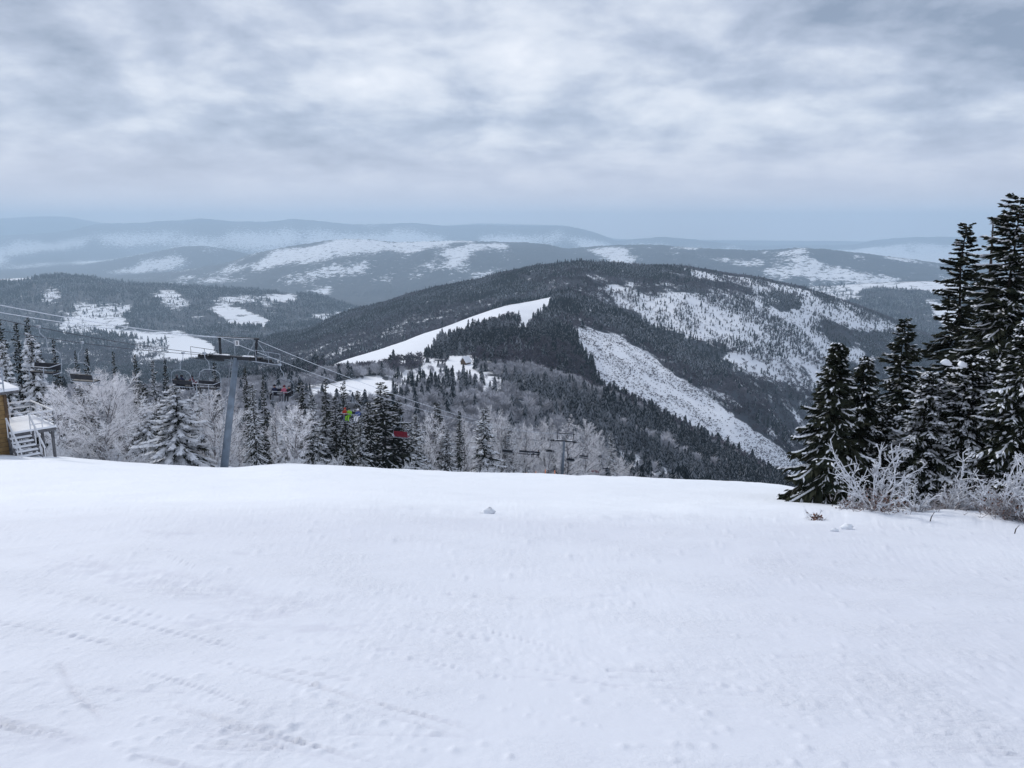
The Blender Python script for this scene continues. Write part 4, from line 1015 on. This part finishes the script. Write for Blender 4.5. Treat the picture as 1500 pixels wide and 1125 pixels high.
for s, w in ((-1, 'left'), (1, 'right')):
    m = MB(); m.tube([tuple(p) for p in ROPE[s]], .02, 5); tag(m.build('haul_rope', M['rope_dark']), 'dark haul rope of the chairlift carrying the chairs on the %s side of the pylons' % w, 'cable')
    m = MB(); m.tube([tuple(p) for p in rope_points(s, 1.55, 1.55 if s < 0 else 1.9)], .024, 5); tag(m.build('signal_cable', M['rope_white']), 'white rimed cable strung over the pylon tops on the %s side' % w, 'cable')

def pylon(name, base, head, r0, r1, label, det):
    t = thing(name, label, 'pylon', base); rel_ = head - base
    m = MB(); m.tube([(0, 0, -.4), tuple(rel_ * .5), tuple(rel_)], [r0, (r0 + r1) / 2, r1], 14); m.build('mast', M['steel'], t, True)
    m = MB(); m.tube([(0, 0, -.5), (0, 0, .25)], [r0 * 1.5, r0 * 1.45], 14); m.build('footing', M['steel_pale'], t)
    # ladder up the left side
    m = MB(); o = -LP * (r0 + .12)
    for k in (-.16, .16): m.bar(tuple(o + LD * k + Vector((0, 0, 0))), tuple(rel_ + o * .8 + LD * k), .022, 4)
    n = 30 if det else 10
    for k in range(n): c = rel_ * ((k + .5) / n) + o * (1 - .2 * k / n); m.bar(tuple(c - LD * .16), tuple(c + LD * .16), .014, 4)
    m.build('ladder', M['steel_pale'], t)
    a = tuple(rel_ - LP * 2.55 - LD * .14 - UPV * .14); m = MB(); m.box(a, LP * 5.1, LD * .28, UPV * .28); m.build('crossarm', M['dark_steel'], t)
    m = MB(); m.box(tuple(rel_ - LP * 2.2 - LD * .12 + UPV * .142), LP * 1.5, LD * .26, UPV * .09); m.box(tuple(rel_ + LP * .7 - LD * .12 + UPV * .142), LP * 1.2, LD * .25, UPV * .07); m.build('snow_strip', M['snow_obj'], t)
    slope = (HEAD2.z - HEAD1.z) / (HEAD2 - HEAD1).length; TD = (LD + UPV * slope * .8).normalized()
    for s in (-1, 1):
        c = rel_ + LP * (s * 2.5) - UPV * .18
        m = MB(); m.box(tuple(c - TD * 1.6 - LP * .05 - UPV * .10), TD * 3.2, LP * .10, UPV * .18); sh = m.build('sheave_train', M['dark_steel'], t)
        for k in range(8 if det else 4):
            w = MB(); q = c + TD * (-1.4 + 2.8 * k / (7 if det else 3)) + UPV * .08; w.tube([tuple(q - LP * .12), tuple(q - LP * .05)], .17, 12); w.build('sheave', M['rubber'], sh)
        m = MB(); q = c + LP * (s * .45) - UPV * .15; m.box(tuple(q - TD * 1.7 - LP * .22), TD * 3.4, LP * .44, UPV * .04)
        for k in (-1.7, 0, 1.65): m.bar(tuple(q + TD * k + LP * s * .22), tuple(q + TD * k + LP * s * .22 + UPV * .95), .02, 4)
        m.bar(tuple(q - TD * 1.7 + LP * s * .22 + UPV * .95), tuple(q + TD * 1.7 + LP * s * .22 + UPV * .95), .02, 4); m.bar(tuple(q - TD * 1.7 + LP * s * .22 + UPV * .5), tuple(q + TD * 1.7 + LP * s * .22 + UPV * .5), .016, 4)
        m.build('catwalk', M['steel_pale' if s > 0 else 'dark_steel'], t)
        off = -1.55 if s < 0 else 1.9
        m = MB(); m.bar(tuple(rel_ + LP * off), tuple(rel_ + LP * (off + (.25 if s > 0 else 0)) + UPV * 1.65), .11 if det else .08, 8); m.build('lifting_post', M['dark_steel'], t)
    m = MB(); m.box(tuple(rel_ - LP * 1.75 - LD * .08 + UPV * 1.6), LP * 4.1, LD * .16, UPV * .14); m.build('top_beam', M['dark_steel'], t)
    m = MB(); m.bar(tuple(rel_ + LP * 1.0 + UPV * .1), tuple(rel_ + LP * 2.1 + UPV * 1.6), .03, 4); m.bar(tuple(rel_ + LP * 2.15 + UPV * 1.5), tuple(rel_ + LP * 2.9 + LD * .4 + UPV * .05), .03, 4); m.bar(tuple(rel_ - LP * .1 + UPV * .1), tuple(rel_ - LP * .1 + UPV * 1.6), .03, 4); m.build('brace', M['steel_pale'], t)
    if det:
        f = -LD; c = rel_ + LP * .36 + UPV * 1.28 - LD * .25
        m = MB(); m.box(tuple(c - LP * .2 - UPV * .22), LP * .4, LD * .03, UPV * .44); sg = m.build('sign', M['white_paint'], t)
        d = bpy.data.curves.new('numeral', 'FONT'); d.body = '8'; d.size = .44; d.align_x = 'CENTER'; d.align_y = 'CENTER'; d.extrude = .004
        tmp = bpy.data.objects.new('numeral', d); COL.objects.link(tmp); bpy.context.view_layer.update()
        me = bpy.data.meshes.new_from_object(tmp.evaluated_get(bpy.context.evaluated_depsgraph_get())); bpy.data.objects.remove(tmp)
        me.materials.clear(); me.materials.append(M['dark_steel']); o = link('numeral', me, sg); Rm = Matrix((LP, UPV, -LD)).transposed().to_4x4(); o.matrix_local = Matrix.Translation(c - LD * .012) @ Rm
    return t
pylon('lift_pylon', PY1, HEAD1, .34, .23, 'tall blue grey chairlift pylon leaning on the left edge of the piste', True)
pylon('lift_pylon', PY2, HEAD2, .34, .24, 'small far chairlift pylon rising before the rimed bare trees', False)

def chair_parts(red):
    pad = M['seat_red'] if red else M['seat_dark']; out = {}
    m = MB(); m.tube([(0, 0, .05), (0, -.05, -.35), (0, -.42, -.7), (0, -.45, -1.3)], .026, 6); m.box((-.12, -.06, -.04), (.24, 0, 0), (0, .12, 0), (0, 0, .16)); out['hanger'] = m.mesh('hanger', M['steel_pale'])
    m = MB(); m.tube([(-1.0, .25, -2.70), (-1.03, -.3, -2.63), (-1.0, -.42, -1.98), (-.9, -.45, -1.53), (-.5, -.45, -1.30), (0, -.45, -1.26), (.5, -.45, -1.30), (.9, -.45, -1.53), (1.0, -.42, -1.98), (1.03, -.3, -2.63), (1.0, .25, -2.70)], .022, 6)
    m.bar((-1.0, -.3, -2.68), (1.0, -.3, -2.68), .03); out['frame'] = m.mesh('frame', M['steel_pale'])
    m = MB()
    for k in range(4): m.box((-.97 + k * .49, -.26, -2.70), (.47, 0, 0), (0, .52, .05), (0, 0, .09))
    out['seat'] = m.mesh('seat', pad)
    m = MB()
    for k in range(4): m.box((-.97 + k * .49, -.32, -2.50), (.47, 0, 0), (0, -.06, .62 if red else .36), (0, .08, .01))
    out['backrest'] = m.mesh('backrest', pad)
    m = MB(); m.tube([(-1.01, -.4, -2.13), (-0.94, .42, -2.24), (0, .46, -2.24), (0.94, .42, -2.24), (1.01, -.4, -2.13)], .022, 5)
    for x in (-.55, .55): m.bar((x, .44, -2.24), (x, .5, -3.00), .02, 5); m.bar((x - .4, .55, -3.02), (x + .4, .55, -3.02), .02, 5)
    out['safety_bar'] = m.mesh('safety_bar', M['steel_pale']); return out
CH = {False: chair_parts(False), True: chair_parts(True)}; chair0 = {}
def chair(u, side, red, label):
    p = rope_at_u(ROPE[side], u); ang = math.atan2(LD.y, LD.x) - math.pi / 2 + (math.pi if side > 0 else 0)
    if red not in chair0: t = chair0[red] = plant('lift_chair', CH[red], label, 'chairlift chair', p, 'chairs hanging from the chairlift')
    else: t = copy_tree(chair0[red]); tag(t, label)
    t.location = p; t.rotation_euler = (0, 0, ang); return t, p, ang

def person_mesh(jacket, trousers, seed):
    g = random.Random(seed)
    vs = [(0, 0, .10), (0, -.03, .32), (0, -.04, .52), (0, -.02, .64), (0, .0, .74), (0, .01, .84)]; rad = [(.17, .14), (.17, .13), (.18, .12), (.07, .07), (.10, .11), (.085, .095)]
    ed = [(0, 1), (1, 2), (2, 3), (3, 4), (4, 5)]
    def chain(a, pts, rr):
        for p_, r_ in zip(pts, rr): vs.append(p_); rad.append((r_, r_)); ed.append((a, len(vs) - 1)); a = len(vs) - 1
    for s in (-1, 1):
        chain(2, [(s * .21, -.02, .52), (s * .27, .08, .30), (s * .20, .32, .36 + g.uniform(-.03, .05)), (s * .19, .40, .37)], [.085, .065, .052, .05])
        chain(0, [(s * .11, .03, .10), (s * .13, .46, .10), (s * .13, .50, -.30), (s * .13, .50, -.36), (s * .13, .64, -.40)], [.11, .09, .07, .075, .06])
    me = bpy.data.meshes.new('person'); me.from_pydata(vs, ed, []); o = bpy.data.objects.new('person', me); COL.objects.link(o)
    sk = o.modifiers.new('s', 'SKIN'); sub = o.modifiers.new('b', 'SUBSURF'); sub.levels = 1; sub.render_levels = 1
    for d, r_ in zip(me.skin_vertices[0].data, rad): d.radius = r_
    me.skin_vertices[0].data[0].use_root = True
    bpy.context.view_layer.update(); out = bpy.data.meshes.new_from_object(o.evaluated_get(bpy.context.evaluated_depsgraph_get())); bpy.data.objects.remove(o)
    out.materials.clear()
    for c in (jacket, trousers, M['skin'], M['rubber']): out.materials.append(c)
    for p_ in out.polygons:
        c = p_.center; p_.use_smooth = True
        p_.material_index = 2 if (c.z > .70 and c.y > .02 and c.z < .84) else (1 if c.z < .2 and c.z > -.27 else (3 if c.z <= -.27 or (c.y > .33 and c.z > .28) else 0))
    return out
def cloth(n, c): return mat(n, c, .75, .2, var=.15, scale=9)
CL = {'black': cloth('black_cloth', (.015, .015, .02)), 'maroon': cloth('maroon_cloth', (.10, .02, .03)), 'red': cloth('red_cloth', (.38, .04, .025)), 'lime': cloth('lime_cloth', (.22, .48, .03)), 'blue': cloth('blue_cloth', (.06, .09, .25)), 'pink': cloth('pink_cloth', (.45, .12, .18)), 'navy': cloth('navy_cloth', (.02, .025, .06)), 'white': cloth('white_cloth', (.7, .7, .74)), 'grey': cloth('grey_cloth', (.10, .10, .12))}
def helmet_mesh(c):
    m = MB(); n1, n2 = 12, 5
    V = [(.125 * math.cos(i / n2 * 1.75 - .18 if i < n2 else math.pi / 2) * math.cos(6.283 * j / n1), .145 * math.cos(i / n2 * 1.75 - .18 if i < n2 else math.pi / 2) * math.sin(6.283 * j / n1) - .01, .80 + .135 * math.sin(i / n2 * 1.75 - .18 if i < n2 else math.pi / 2)) for i in range(n2 + 1) for j in range(n1)]
    m.add(V, [[i * n1 + j, i * n1 + (j + 1) % n1, (i + 1) * n1 + (j + 1) % n1, (i + 1) * n1 + j] for i in range(n2) for j in range(n1)]); return m.mesh('helmet', c, True)
seq = [0]
def rider(p, ang, slot, jac, tro, hel, label):
    seq[0] += 1; t = link('person', person_mesh(CL[jac], CL[tro], seq[0])); tag(t, label, 'person', 'skiers riding the chairlift')
    c, s = math.cos(ang), math.sin(ang); lx, ly = -.735 + slot * .49, -.08
    t.location = (p.x + lx * c - ly * s, p.y + lx * s + ly * c, p.z - 2.66); t.rotation_euler = (0, 0, ang); link('helmet', helmet_mesh(CL[hel]), t)
CHAIRS = [(56, 1, 0, 'empty chair with dark seat bar hanging nearest to the lodge', []), (120, -1, 0, 'empty arched chair hanging over the broad rimed bush tree', []),
 (268, -1, 0, 'chair carrying dark clothed skiers left of the tall pylon', [(0, 'black', 'navy', 'grey', 'person in black jacket at one end of the crowded chair left of the pylon'), (1, 'navy', 'black', 'black', 'person in navy jacket in the middle of the chair left of the pylon'), (3, 'maroon', 'black', 'black', 'person in maroon jacket on the chair left of the pylon')]),
 (299, 1, 0, 'empty chair close left of the tall pylon mast', []),
 (410, 1, 0, 'chair carrying three skiers just right of the tall pylon', [(0, 'black', 'black', 'grey', 'person in black jacket at one end of the chair right of the pylon'), (1, 'pink', 'grey', 'maroon', 'person in pink jacket on the chair right of the pylon'), (3, 'navy', 'black', 'black', 'person in navy jacket on the chair right of the pylon')]),
 (513, 1, 0, 'chair carrying brightly dressed skiers before the dark spruces', [(3, 'red', 'navy', 'red', 'person in red jacket on the chair before the dark spruces'), (2, 'lime', 'lime', 'black', 'person in lime green suit on the chair before the dark spruces'), (0, 'blue', 'white', 'white', 'person in blue jacket and white trousers on the chair before the dark spruces')]),
 (588, -1, 1, 'empty chair with red padded backrest before the dark spruces', []),
 (744, -1, 0, 'empty far chair left beside the slim rimed spruce foot', []), (768, 1, 0, 'empty far chair above the small snow laden spruce', []),
 (783, 1, 0, 'far chair with two dark skiers left of the small far pylon', [(0, 'black', 'black', 'black', 'person in black on the far chair left of the small far pylon'), (2, 'grey', 'black', 'white', 'person in grey with white helmet on the far chair left of small pylon')]),
 (806, -1, 0, 'empty far chair close left of the small far pylon', []),
 (836, -1, 0, 'far chair with two skiers close right of the small far pylon', [(1, 'black', 'black', 'black', 'person in black jacket on the chair close right of the small pylon'), (2, 'grey', 'navy', 'grey', 'person in grey jacket on the chair close right of the small pylon')]),
 (855, 1, 0, 'dark far chair between the small far pylon and the small red chair', []), (872, -1, 1, 'small far chair with red padding under the pale bare trees', []),
 (888, 1, 0, 'tiny far chair right after the small red one', []), (903, -1, 0, 'tiny far chair last but one above the snow edge', []), (915, 1, 0, 'tiny farthest chair just above the snow edge', [])]
for u, sd, red, lab, riders in CHAIRS:
    t, p, ang = chair(u, sd, bool(red), lab)
    for r in riders: rider(p, ang, *r)

# ------------------------------------------------------------------ orange safety netting along the drop
fence = thing('safety_netting', 'low orange safety netting on thin poles along the drop before the far pylon', 'netting', (0, 0, 0))
line_ = [(771, 706), (800, 712), (850, 713), (900, 714), (950, 717), (1000, 720), (1060, 724), (1110, 727)]
fp = []
for k in range(50):
    u = 771 + (1110 - 771) * k / 49; Y = float(np.interp((u - 750) / F, SG, K['c2'][0])) - np.interp(u, [770, 800, 1110], [1.0, 10.0, 3.0]); x = float(S(u, 712)) * Y; fp.append(Vector((x, Y, ground(x, Y))))
for k in range(0, 50, 2):
    m = MB(); h_ = .42 if k > 6 else .75; m.bar(tuple(fp[k] - UPV * .1), tuple(fp[k] + UPV * h_), .04, 5); m.build('pole', M['orange'], fence)
m = MB()
for a, b in zip(fp[:-1], fp[1:]):
    for hh in (.12, .32): m.bar(tuple(a + UPV * hh), tuple(b + UPV * hh), .012, 3)
m.build('net', M['orange'], fence)

# ------------------------------------------------------------------ lodge with deck at the left edge
LO = Vector((-27.5, 47.2, float(T(625)) * 47.2)); A_ = Vector((-.68, -.73, 0)); B_ = Vector((-.73, .68, 0))
def lp(a, b, z): return LO + A_ * a + B_ * b + UPV * z
lodge = thing('lodge', 'ochre timber lodge with snowy balcony cut by the left edge', 'building', lp(2.6, 0, -2.0))
org = lp(2.6, 0, -2.0)
def lbox(name, m_, a, b, z, da, db, dz, parent):
    m = MB(); m.box(tuple(lp(a, b, z) - org), A_ * da, B_ * db, UPV * dz); return m.build(name, m_, parent)
wall = MB(); wo = (1.15, 1.95, .75, 1.75)
f = lambda a, b, z: tuple(lp(a, b, z) - org)
A0 = 2.4
wall.box(f(A0, .2, -2.2), A_ * 1.15, B_ * .2, UPV * 4.54); wall.box(f(A0 + 1.95, .2, -2.2), A_ * 4, B_ * .2, UPV * 4.54); wall.box(f(A0 + 1.15, .2, -2.2), A_ * .8, B_ * .2, UPV * 3.0); wall.box(f(A0 + 1.15, .2, 1.9), A_ * .8, B_ * .2, UPV * .44)
wall.box(f(A0, .4, -2.2), A_ * .2, B_ * 4.4, UPV * 4.54)
wl = wall.build('wall', M['wood'], lodge)
m = MB()
for k in range(18): m.box(f(A0 + .002, .19, -2.1 + k * .27), A_ * 1.14, B_ * .012, UPV * .02); m.box(f(A0 + 1.96, .19, -2.1 + k * .27), A_ * 3.9, B_ * .012, UPV * .02)
m.build('board_joint', M['wood_dark'], wl)
lbox('corner_board', M['wood_dark'], A0 - .04, .14, -2.2, .16, .3, 4.54, lodge)
wd = lbox('window', M['white_paint'], A0 + 1.08, .15, .72, .94, .05, .10, lodge)
m = MB(); m.box(f(A0 + 1.08, .15, 1.88), A_ * .94, B_ * .05, UPV * .1); m.box(f(A0 + 1.08, .15, .82), A_ * .09, B_ * .05, UPV * 1.06); m.box(f(A0 + 1.93, .15, .82), A_ * .09, B_ * .05, UPV * 1.06); m.box(f(A0 + 1.17, .16, 1.52), A_ * .76, B_ * .04, UPV * .06); m.build('frame', M['white_paint'], wd)
lbox('pane', M['glass'], A0 + 1.15, .27, .8, .8, .02, 1.12, wd)
lbox('sill', M['snow_obj'], A0 + 1.0, .02, .66, 1.1, .16, .058, wd)
bal = lbox('balcony', M['wood_grey'], 1.75, .0, 2.35, 5.2, 4.6, .16, lodge)
lbox('snow_layer', M['snow_obj'], 1.73, -.03, 2.514, 5.25, 4.65, .16, bal)
m = MB()
for b in (0.0, 2.2, 4.3):
    m.bar(f(2.5, b, 2.5), f(2.5, b, 3.95), .04, 6)
for z in (3.0, 3.45, 3.92): m.bar(f(2.5, .1, z), f(2.5, 4.4, z), .045, 6); m.bar(f(2.5, .1, z), f(6.2, .1, z), .045, 6)
m.build('railing', M['steel_pale'], bal)
lbox('upper_wall', M['wood'], 4.2, 2.2, 3.05, 4, 4, 2.6, lodge)
rf = MB(); rf.box(f(3.6, 1.6, 5.65), A_ * 5, B_ * 5, UPV * .2); ro = rf.build('roof', M['wood_dark'], lodge)
lbox('roof_snow', M['snow_obj'], 3.55, 1.55, 5.854, 5.1, 5.1, .25, ro)
m = MB(); m.bar(f(1.85, 3.8, -1.8), f(1.85, 3.8, 2.35), .05, 6); m.build('post', M['steel_pale'], lodge)
# deck
lo2 = lp(0, 0, -.6); deck = thing('deck', 'raised snow covered timber deck with white railings beside the lodge', 'deck', lo2)
f2 = lambda a, b, z: tuple(lp(a, b, z) - lo2)
m = MB(); m.box(f2(0, 0, -.22), A_ * 2.55, B_ * 4.2, UPV * .2); fl = m.build('floor', M['wood_grey'], deck)
m = MB(); m.box(f2(-.03, -.04, -.018), A_ * 2.5, B_ * 4.2, UPV * .12); m.build('snow_layer', M['snow_obj'], fl)
for a, b in ((.1, .1), (2.4, .1), (.1, 4.0), (.1, 2.0), (1.2, .1)):
    m = MB(); m.box(f2(a, b, -3.0), A_ * .14, B_ * .14, UPV * 2.78); m.build('post', M['wood_grey'], deck)
def railing(p, q, n, par, name='railing', h_=1.02):
    p, q = Vector(p), Vector(q); m = MB()
    for k in range(n + 1): c = p.lerp(q, k / n); m.bar(tuple(c), tuple(c + UPV * h_), .032, 5)
    for z, r in ((h_, .055), (h_ * .66, .035), (h_ * .33, .035)): m.bar(tuple(p + UPV * z), tuple(q + UPV * z), r, 6)
    return m.build(name, M['white_paint'], par)
railing(f2(.06, .06, 0), f2(1.35, .06, 0), 2, deck); railing(f2(.06, .06, 0), f2(.06, 4.1, 0), 4, deck); railing(f2(.06, 4.1, 0), f2(2.5, 4.1, 0), 2, deck)
# stairs down to the snow
so_ = lp(1.9, 0, -.6); st = thing('stairs', 'short snowy open stairs with sloping handrails below the deck', 'stairs', so_)
f3 = lambda a, b, z: tuple(lp(a, b, z) - so_)
for k in range(7):
    z = -.34 - k * .21; b = -.30 - k * .30; m = MB(); m.box(f3(1.4, b, z), A_ * 1.15, B_ * .28, UPV * .06); tr_ = m.build('step', M['wood_grey'], st)
    m = MB(); m.box(f3(1.41, b + .01, z + .062), A_ * 1.12, B_ * .26, UPV * .07); m.build('snow_layer', M['snow_obj'], tr_)
for a in (1.36, 2.56):
    m = MB(); m.tube([f3(a, 0, -.25), f3(a, -2.3, -1.85)], .07, 4); m.build('stringer', M['wood_grey'], st)
    m = MB(); m.tube([f3(a, .02, .95), f3(a, -2.2, -.62)], .055, 6)
    for k in range(4): b = -2.15 * k / 3; m.bar(f3(a, b, -.3 + b * .7), f3(a, b, .92 + b * .71), .03, 5)
    m.build('handrail', M['white_paint'], st)

# ------------------------------------------------------------------ hut in the clearing of the near spur, farm houses on the far slope
def seg_point(u, v, a, b):
    best = None
    for r in range(segrow[a], segrow[b]):
        j = int(np.argmin(np.abs(GU[r] - u))); d = abs(GV[r, j] - v)
        if best is None or d < best[0]: best = (d, r, j)
    _, r, j = best; return Vector((GX[r, j], GY[r, j], GZ[r, j]))
def house(u, v, a, b, w, dp, hw, hr, rz, label, det=False, wallm='wood_dark'):
    p = seg_point(u, v, a, b); t = thing('house', label, 'house', p); t.rotation_euler = (0, 0, rz)
    m = MB(); m.add([(-w / 2, -dp / 2, -1), (w / 2, -dp / 2, -1), (w / 2, dp / 2, -1), (-w / 2, dp / 2, -1), (-w / 2, -dp / 2, hw), (w / 2, -dp / 2, hw), (w / 2, dp / 2, hw), (-w / 2, dp / 2, hw), (-w / 2, 0, hw + hr), (w / 2, 0, hw + hr)],
                    [[0, 1, 5, 4], [2, 3, 7, 6], [1, 2, 6, 5], [3, 0, 4, 7]], [[5, 6, 9], [7, 4, 8]]); m.build('wall', M[wallm], t)
    e = .7; m = MB()
    for s in (-1, 1):
        y0, z0 = s * (dp / 2 + e), hw - e * hr / (dp / 2) + .06
        V = [(-w / 2 - e, y0, z0), (w / 2 + e, y0, z0), (w / 2 + e, 0, hw + hr + .06), (-w / 2 - e, 0, hw + hr + .06)]
        V += [(x, y, z + .4) for x, y, z in V]; m.add(V, [[0, 1, 2, 3], [4, 5, 6, 7], [0, 1, 5, 4], [1, 2, 6, 5], [3, 0, 4, 7]])
    r = m.build('roof', M['snow_obj'], t)
    if det:
        m = MB(); m.box((w * .2, .6, hw + hr * .5), (.7, 0, 0), (0, .7, 0), (0, 0, hr * .5 + 1.2)); m.build('chimney', M['wood_grey'], r)
        for x in (-w * .3, 0, w * .3):
            m = MB(); m.box((x - .5, -dp / 2 - .06, hw * .35), (1, 0, 0), (0, .05, 0), (0, 0, 1.1)); wi = m.build('window', M['white_paint'], t)
            m = MB(); m.box((x - .4, -dp / 2 - .09, hw * .35 + .1), (.8, 0, 0), (0, .03, 0), (0, 0, .9)); m.build('pane', M['glass'], wi)
    return t
house(682, 534, 'C6', 'C5', 5.5, 5, 2.2, 3.2, .9, 'dark hut with snowy gable roof in the clearing of the near spur', True)
# ------------------------------------------------------------------ haze, sky, sun, camera
hb = MB(); hb.box((-46000, -60, -640), (92000, 0, 0), (0, 26900, 0), (0, 0, 1120))
hm = bpy.data.materials.new('haze_air'); hm.use_nodes = True
nt = hm.node_tree; nt.nodes.remove(nt.nodes['Principled BSDF'])
pv = nt.nodes.new('ShaderNodeVolumePrincipled')
pv.inputs['Color'].default_value = (0.64, 0.83, 1.0, 1); pv.inputs['Density'].default_value = 8.5e-5; pv.inputs['Anisotropy'].default_value = 0.1
nt.links.new(pv.outputs[0], nt.nodes['Material Output'].inputs['Volume'])
tag(hb.build('haze', hm), kind='stuff')

SUN_EL, SUN_AZ = 34.0, -38.0         # azimuth from +Y towards +X
W = bpy.data.worlds.new("World"); SC.world = W; W.use_nodes = True
nt = W.node_tree; N = nt.nodes; L = nt.links
bg = N['Background']
sky = N.new('ShaderNodeTexSky'); sky.sky_type = 'NISHITA'; sky.sun_disc = False
sky.sun_elevation = math.radians(SUN_EL); sky.sun_rotation = math.radians(SUN_AZ)
def math_node(op, a, b=None, c=None):
    n = N.new('ShaderNodeMath'); n.operation = op
    for i, x in enumerate((a, b, c)):
        if x is None: continue
        if isinstance(x, (int, float)): n.inputs[i].default_value = x
        else: L.new(x, n.inputs[i])
    return n.outputs[0]
tc = N.new('ShaderNodeTexCoord'); sx = N.new('ShaderNodeSeparateXYZ'); L.new(tc.outputs['Generated'], sx.inputs[0])
zc = math_node('MAXIMUM', sx.outputs[2], 0.0)
den = math_node('ADD', zc, 0.27)
px_ = math_node('DIVIDE', sx.outputs[0], den); py_ = math_node('DIVIDE', sx.outputs[1], den)
cb = N.new('ShaderNodeCombineXYZ'); L.new(px_, cb.inputs[0]); L.new(py_, cb.inputs[1])
def noise(scale, detail, rough=0.5, off=(0, 0, 0), dist=0.0, stretch=(1, 1, 1)):
    mp = N.new('ShaderNodeMapping'); mp.inputs['Location'].default_value = off; mp.inputs['Scale'].default_value = stretch
    L.new(cb.outputs[0], mp.inputs[0])
    n = N.new('ShaderNodeTexNoise'); n.inputs['Scale'].default_value = scale; n.inputs['Detail'].default_value = detail; n.inputs['Roughness'].default_value = rough
    n.inputs['Distortion'].default_value = dist
    L.new(mp.outputs[0], n.inputs['Vector']); return n.outputs[0]
c1 = noise(3.3, 7, 0.56, (11.4, 6.2, 0), 0.15, (1, 1.0, 1))
c2 = noise(0.55, 2, 0.5, (8.0, 2.0, 0))
c3 = noise(6.5, 4, 0.5, (1.0, 5.0, 0))
val = math_node('ADD', math_node('ADD', math_node('MULTIPLY', c1, 0.68), math_node('MULTIPLY', c2, 0.36)), math_node('MULTIPLY', c3, 0.2))
# brighter thin spots in the cloud deck
for (u, v, r, a) in ((120, 75, 0.42, 0.12), (400, 118, 0.30, 0.12), (600, 25, 0.25, 0.02), (660, 96, 0.25, 0.10), (830, 82, 0.30, 0.11), (1050, 80, 0.40, 0.10), (340, 28, 0.4, 0.10), (30, 5, 0.45, -0.18), (470, 10, 0.3, -0.12), (250, 100, 0.3, -0.08), (1080, 30, 0.3, -0.08), (1480, 30, 0.4, -0.10)):
    d = Vector((float(S(u, v)), 1, float(T(v)))).normalized(); dd = d.z + 0.27
    vm = N.new('ShaderNodeVectorMath'); vm.operation = 'DISTANCE'; vm.inputs[1].default_value = (d.x / dd, d.y / dd, 0)
    L.new(cb.outputs[0], vm.inputs[0])
    e = math_node('POWER', 2.718, math_node('MULTIPLY', math_node('POWER', math_node('DIVIDE', vm.outputs['Value'], r), 2.0), -1.0))
    val = math_node('ADD', val, math_node('MULTIPLY', e, a))
rmp = N.new('ShaderNodeValToRGB'); L.new(val, rmp.inputs[0])
els = rmp.color_ramp.elements
els[0].position = 0.45; els[0].color = (0.235, 0.29, 0.395, 1)
els[1].position = 0.86; els[1].color = (0.86, 0.88, 0.93, 1)
e = els.new(0.60); e.color = (0.45, 0.505, 0.625, 1)
e = els.new(0.70); e.color = (0.64, 0.685, 0.775, 1)
hor = N.new('ShaderNodeMapRange'); hor.inputs[1].default_value = 0.0; hor.inputs[2].default_value = 0.13; hor.interpolation_type = 'SMOOTHSTEP'
L.new(zc, hor.inputs[0])
hz = N.new('ShaderNodeMix'); hz.data_type = 'RGBA'; hz.inputs[6].default_value = (0.68, 0.665, 0.76, 1)
L.new(hor.outputs[0], hz.inputs[0]); L.new(rmp.outputs[0], hz.inputs[7])
# towards the zenith the overcast is brighter
zen = N.new('ShaderNodeMapRange'); zen.inputs[1].default_value = 0.26; zen.inputs[2].default_value = 0.9; zen.inputs[3].default_value = 10.0; zen.inputs[4].default_value = 10.5
L.new(zc, zen.inputs[0])
vs = N.new('ShaderNodeVectorMath'); vs.operation = 'SCALE'; L.new(hz.outputs[2], vs.inputs[0]); L.new(zen.outputs[0], vs.inputs['Scale'])
fin = N.new('ShaderNodeMix'); fin.data_type = 'RGBA'; fin.inputs[0].default_value = 0.96
L.new(sky.outputs[0], fin.inputs[6]); L.new(vs.outputs[0], fin.inputs[7])
L.new(fin.outputs[2], bg.inputs[0]); bg.inputs[1].default_value = 0.1

sd = bpy.data.lights.new('sun', 'SUN'); sd.energy = 1.9; sd.angle = math.radians(10); sd.color = (1.0, 0.965, 0.92)
so = bpy.data.objects.new('sun', sd); COL.objects.link(so)
az, el = math.radians(SUN_AZ), math.radians(SUN_EL)
so.rotation_euler = Vector((math.sin(az) * math.cos(el), math.cos(az) * math.cos(el), math.sin(el))).to_track_quat('Z', 'Y').to_euler()

cd = bpy.data.cameras.new('camera'); co = bpy.data.objects.new('camera', cd); COL.objects.link(co)
cd.sensor_width = 36; cd.lens = 36 * F / 1500; cd.clip_start = 0.1; cd.clip_end = 80000
co.location = (0, 0, 0); co.rotation_euler = (math.pi / 2 - PITCH, 0, 0)
SC.camera = co
vs_ = SC.view_settings; vs_.view_transform = 'Standard'; vs_.look = 'None'; vs_.exposure = 0.22; vs_.gamma = 1.0; vs_.use_curve_mapping = False
SC.cycles.use_denoising = True
SC.cycles.max_bounces = 6; SC.cycles.diffuse_bounces = 3; SC.cycles.volume_bounces = 2; SC.cycles.transparent_max_bounces = 8
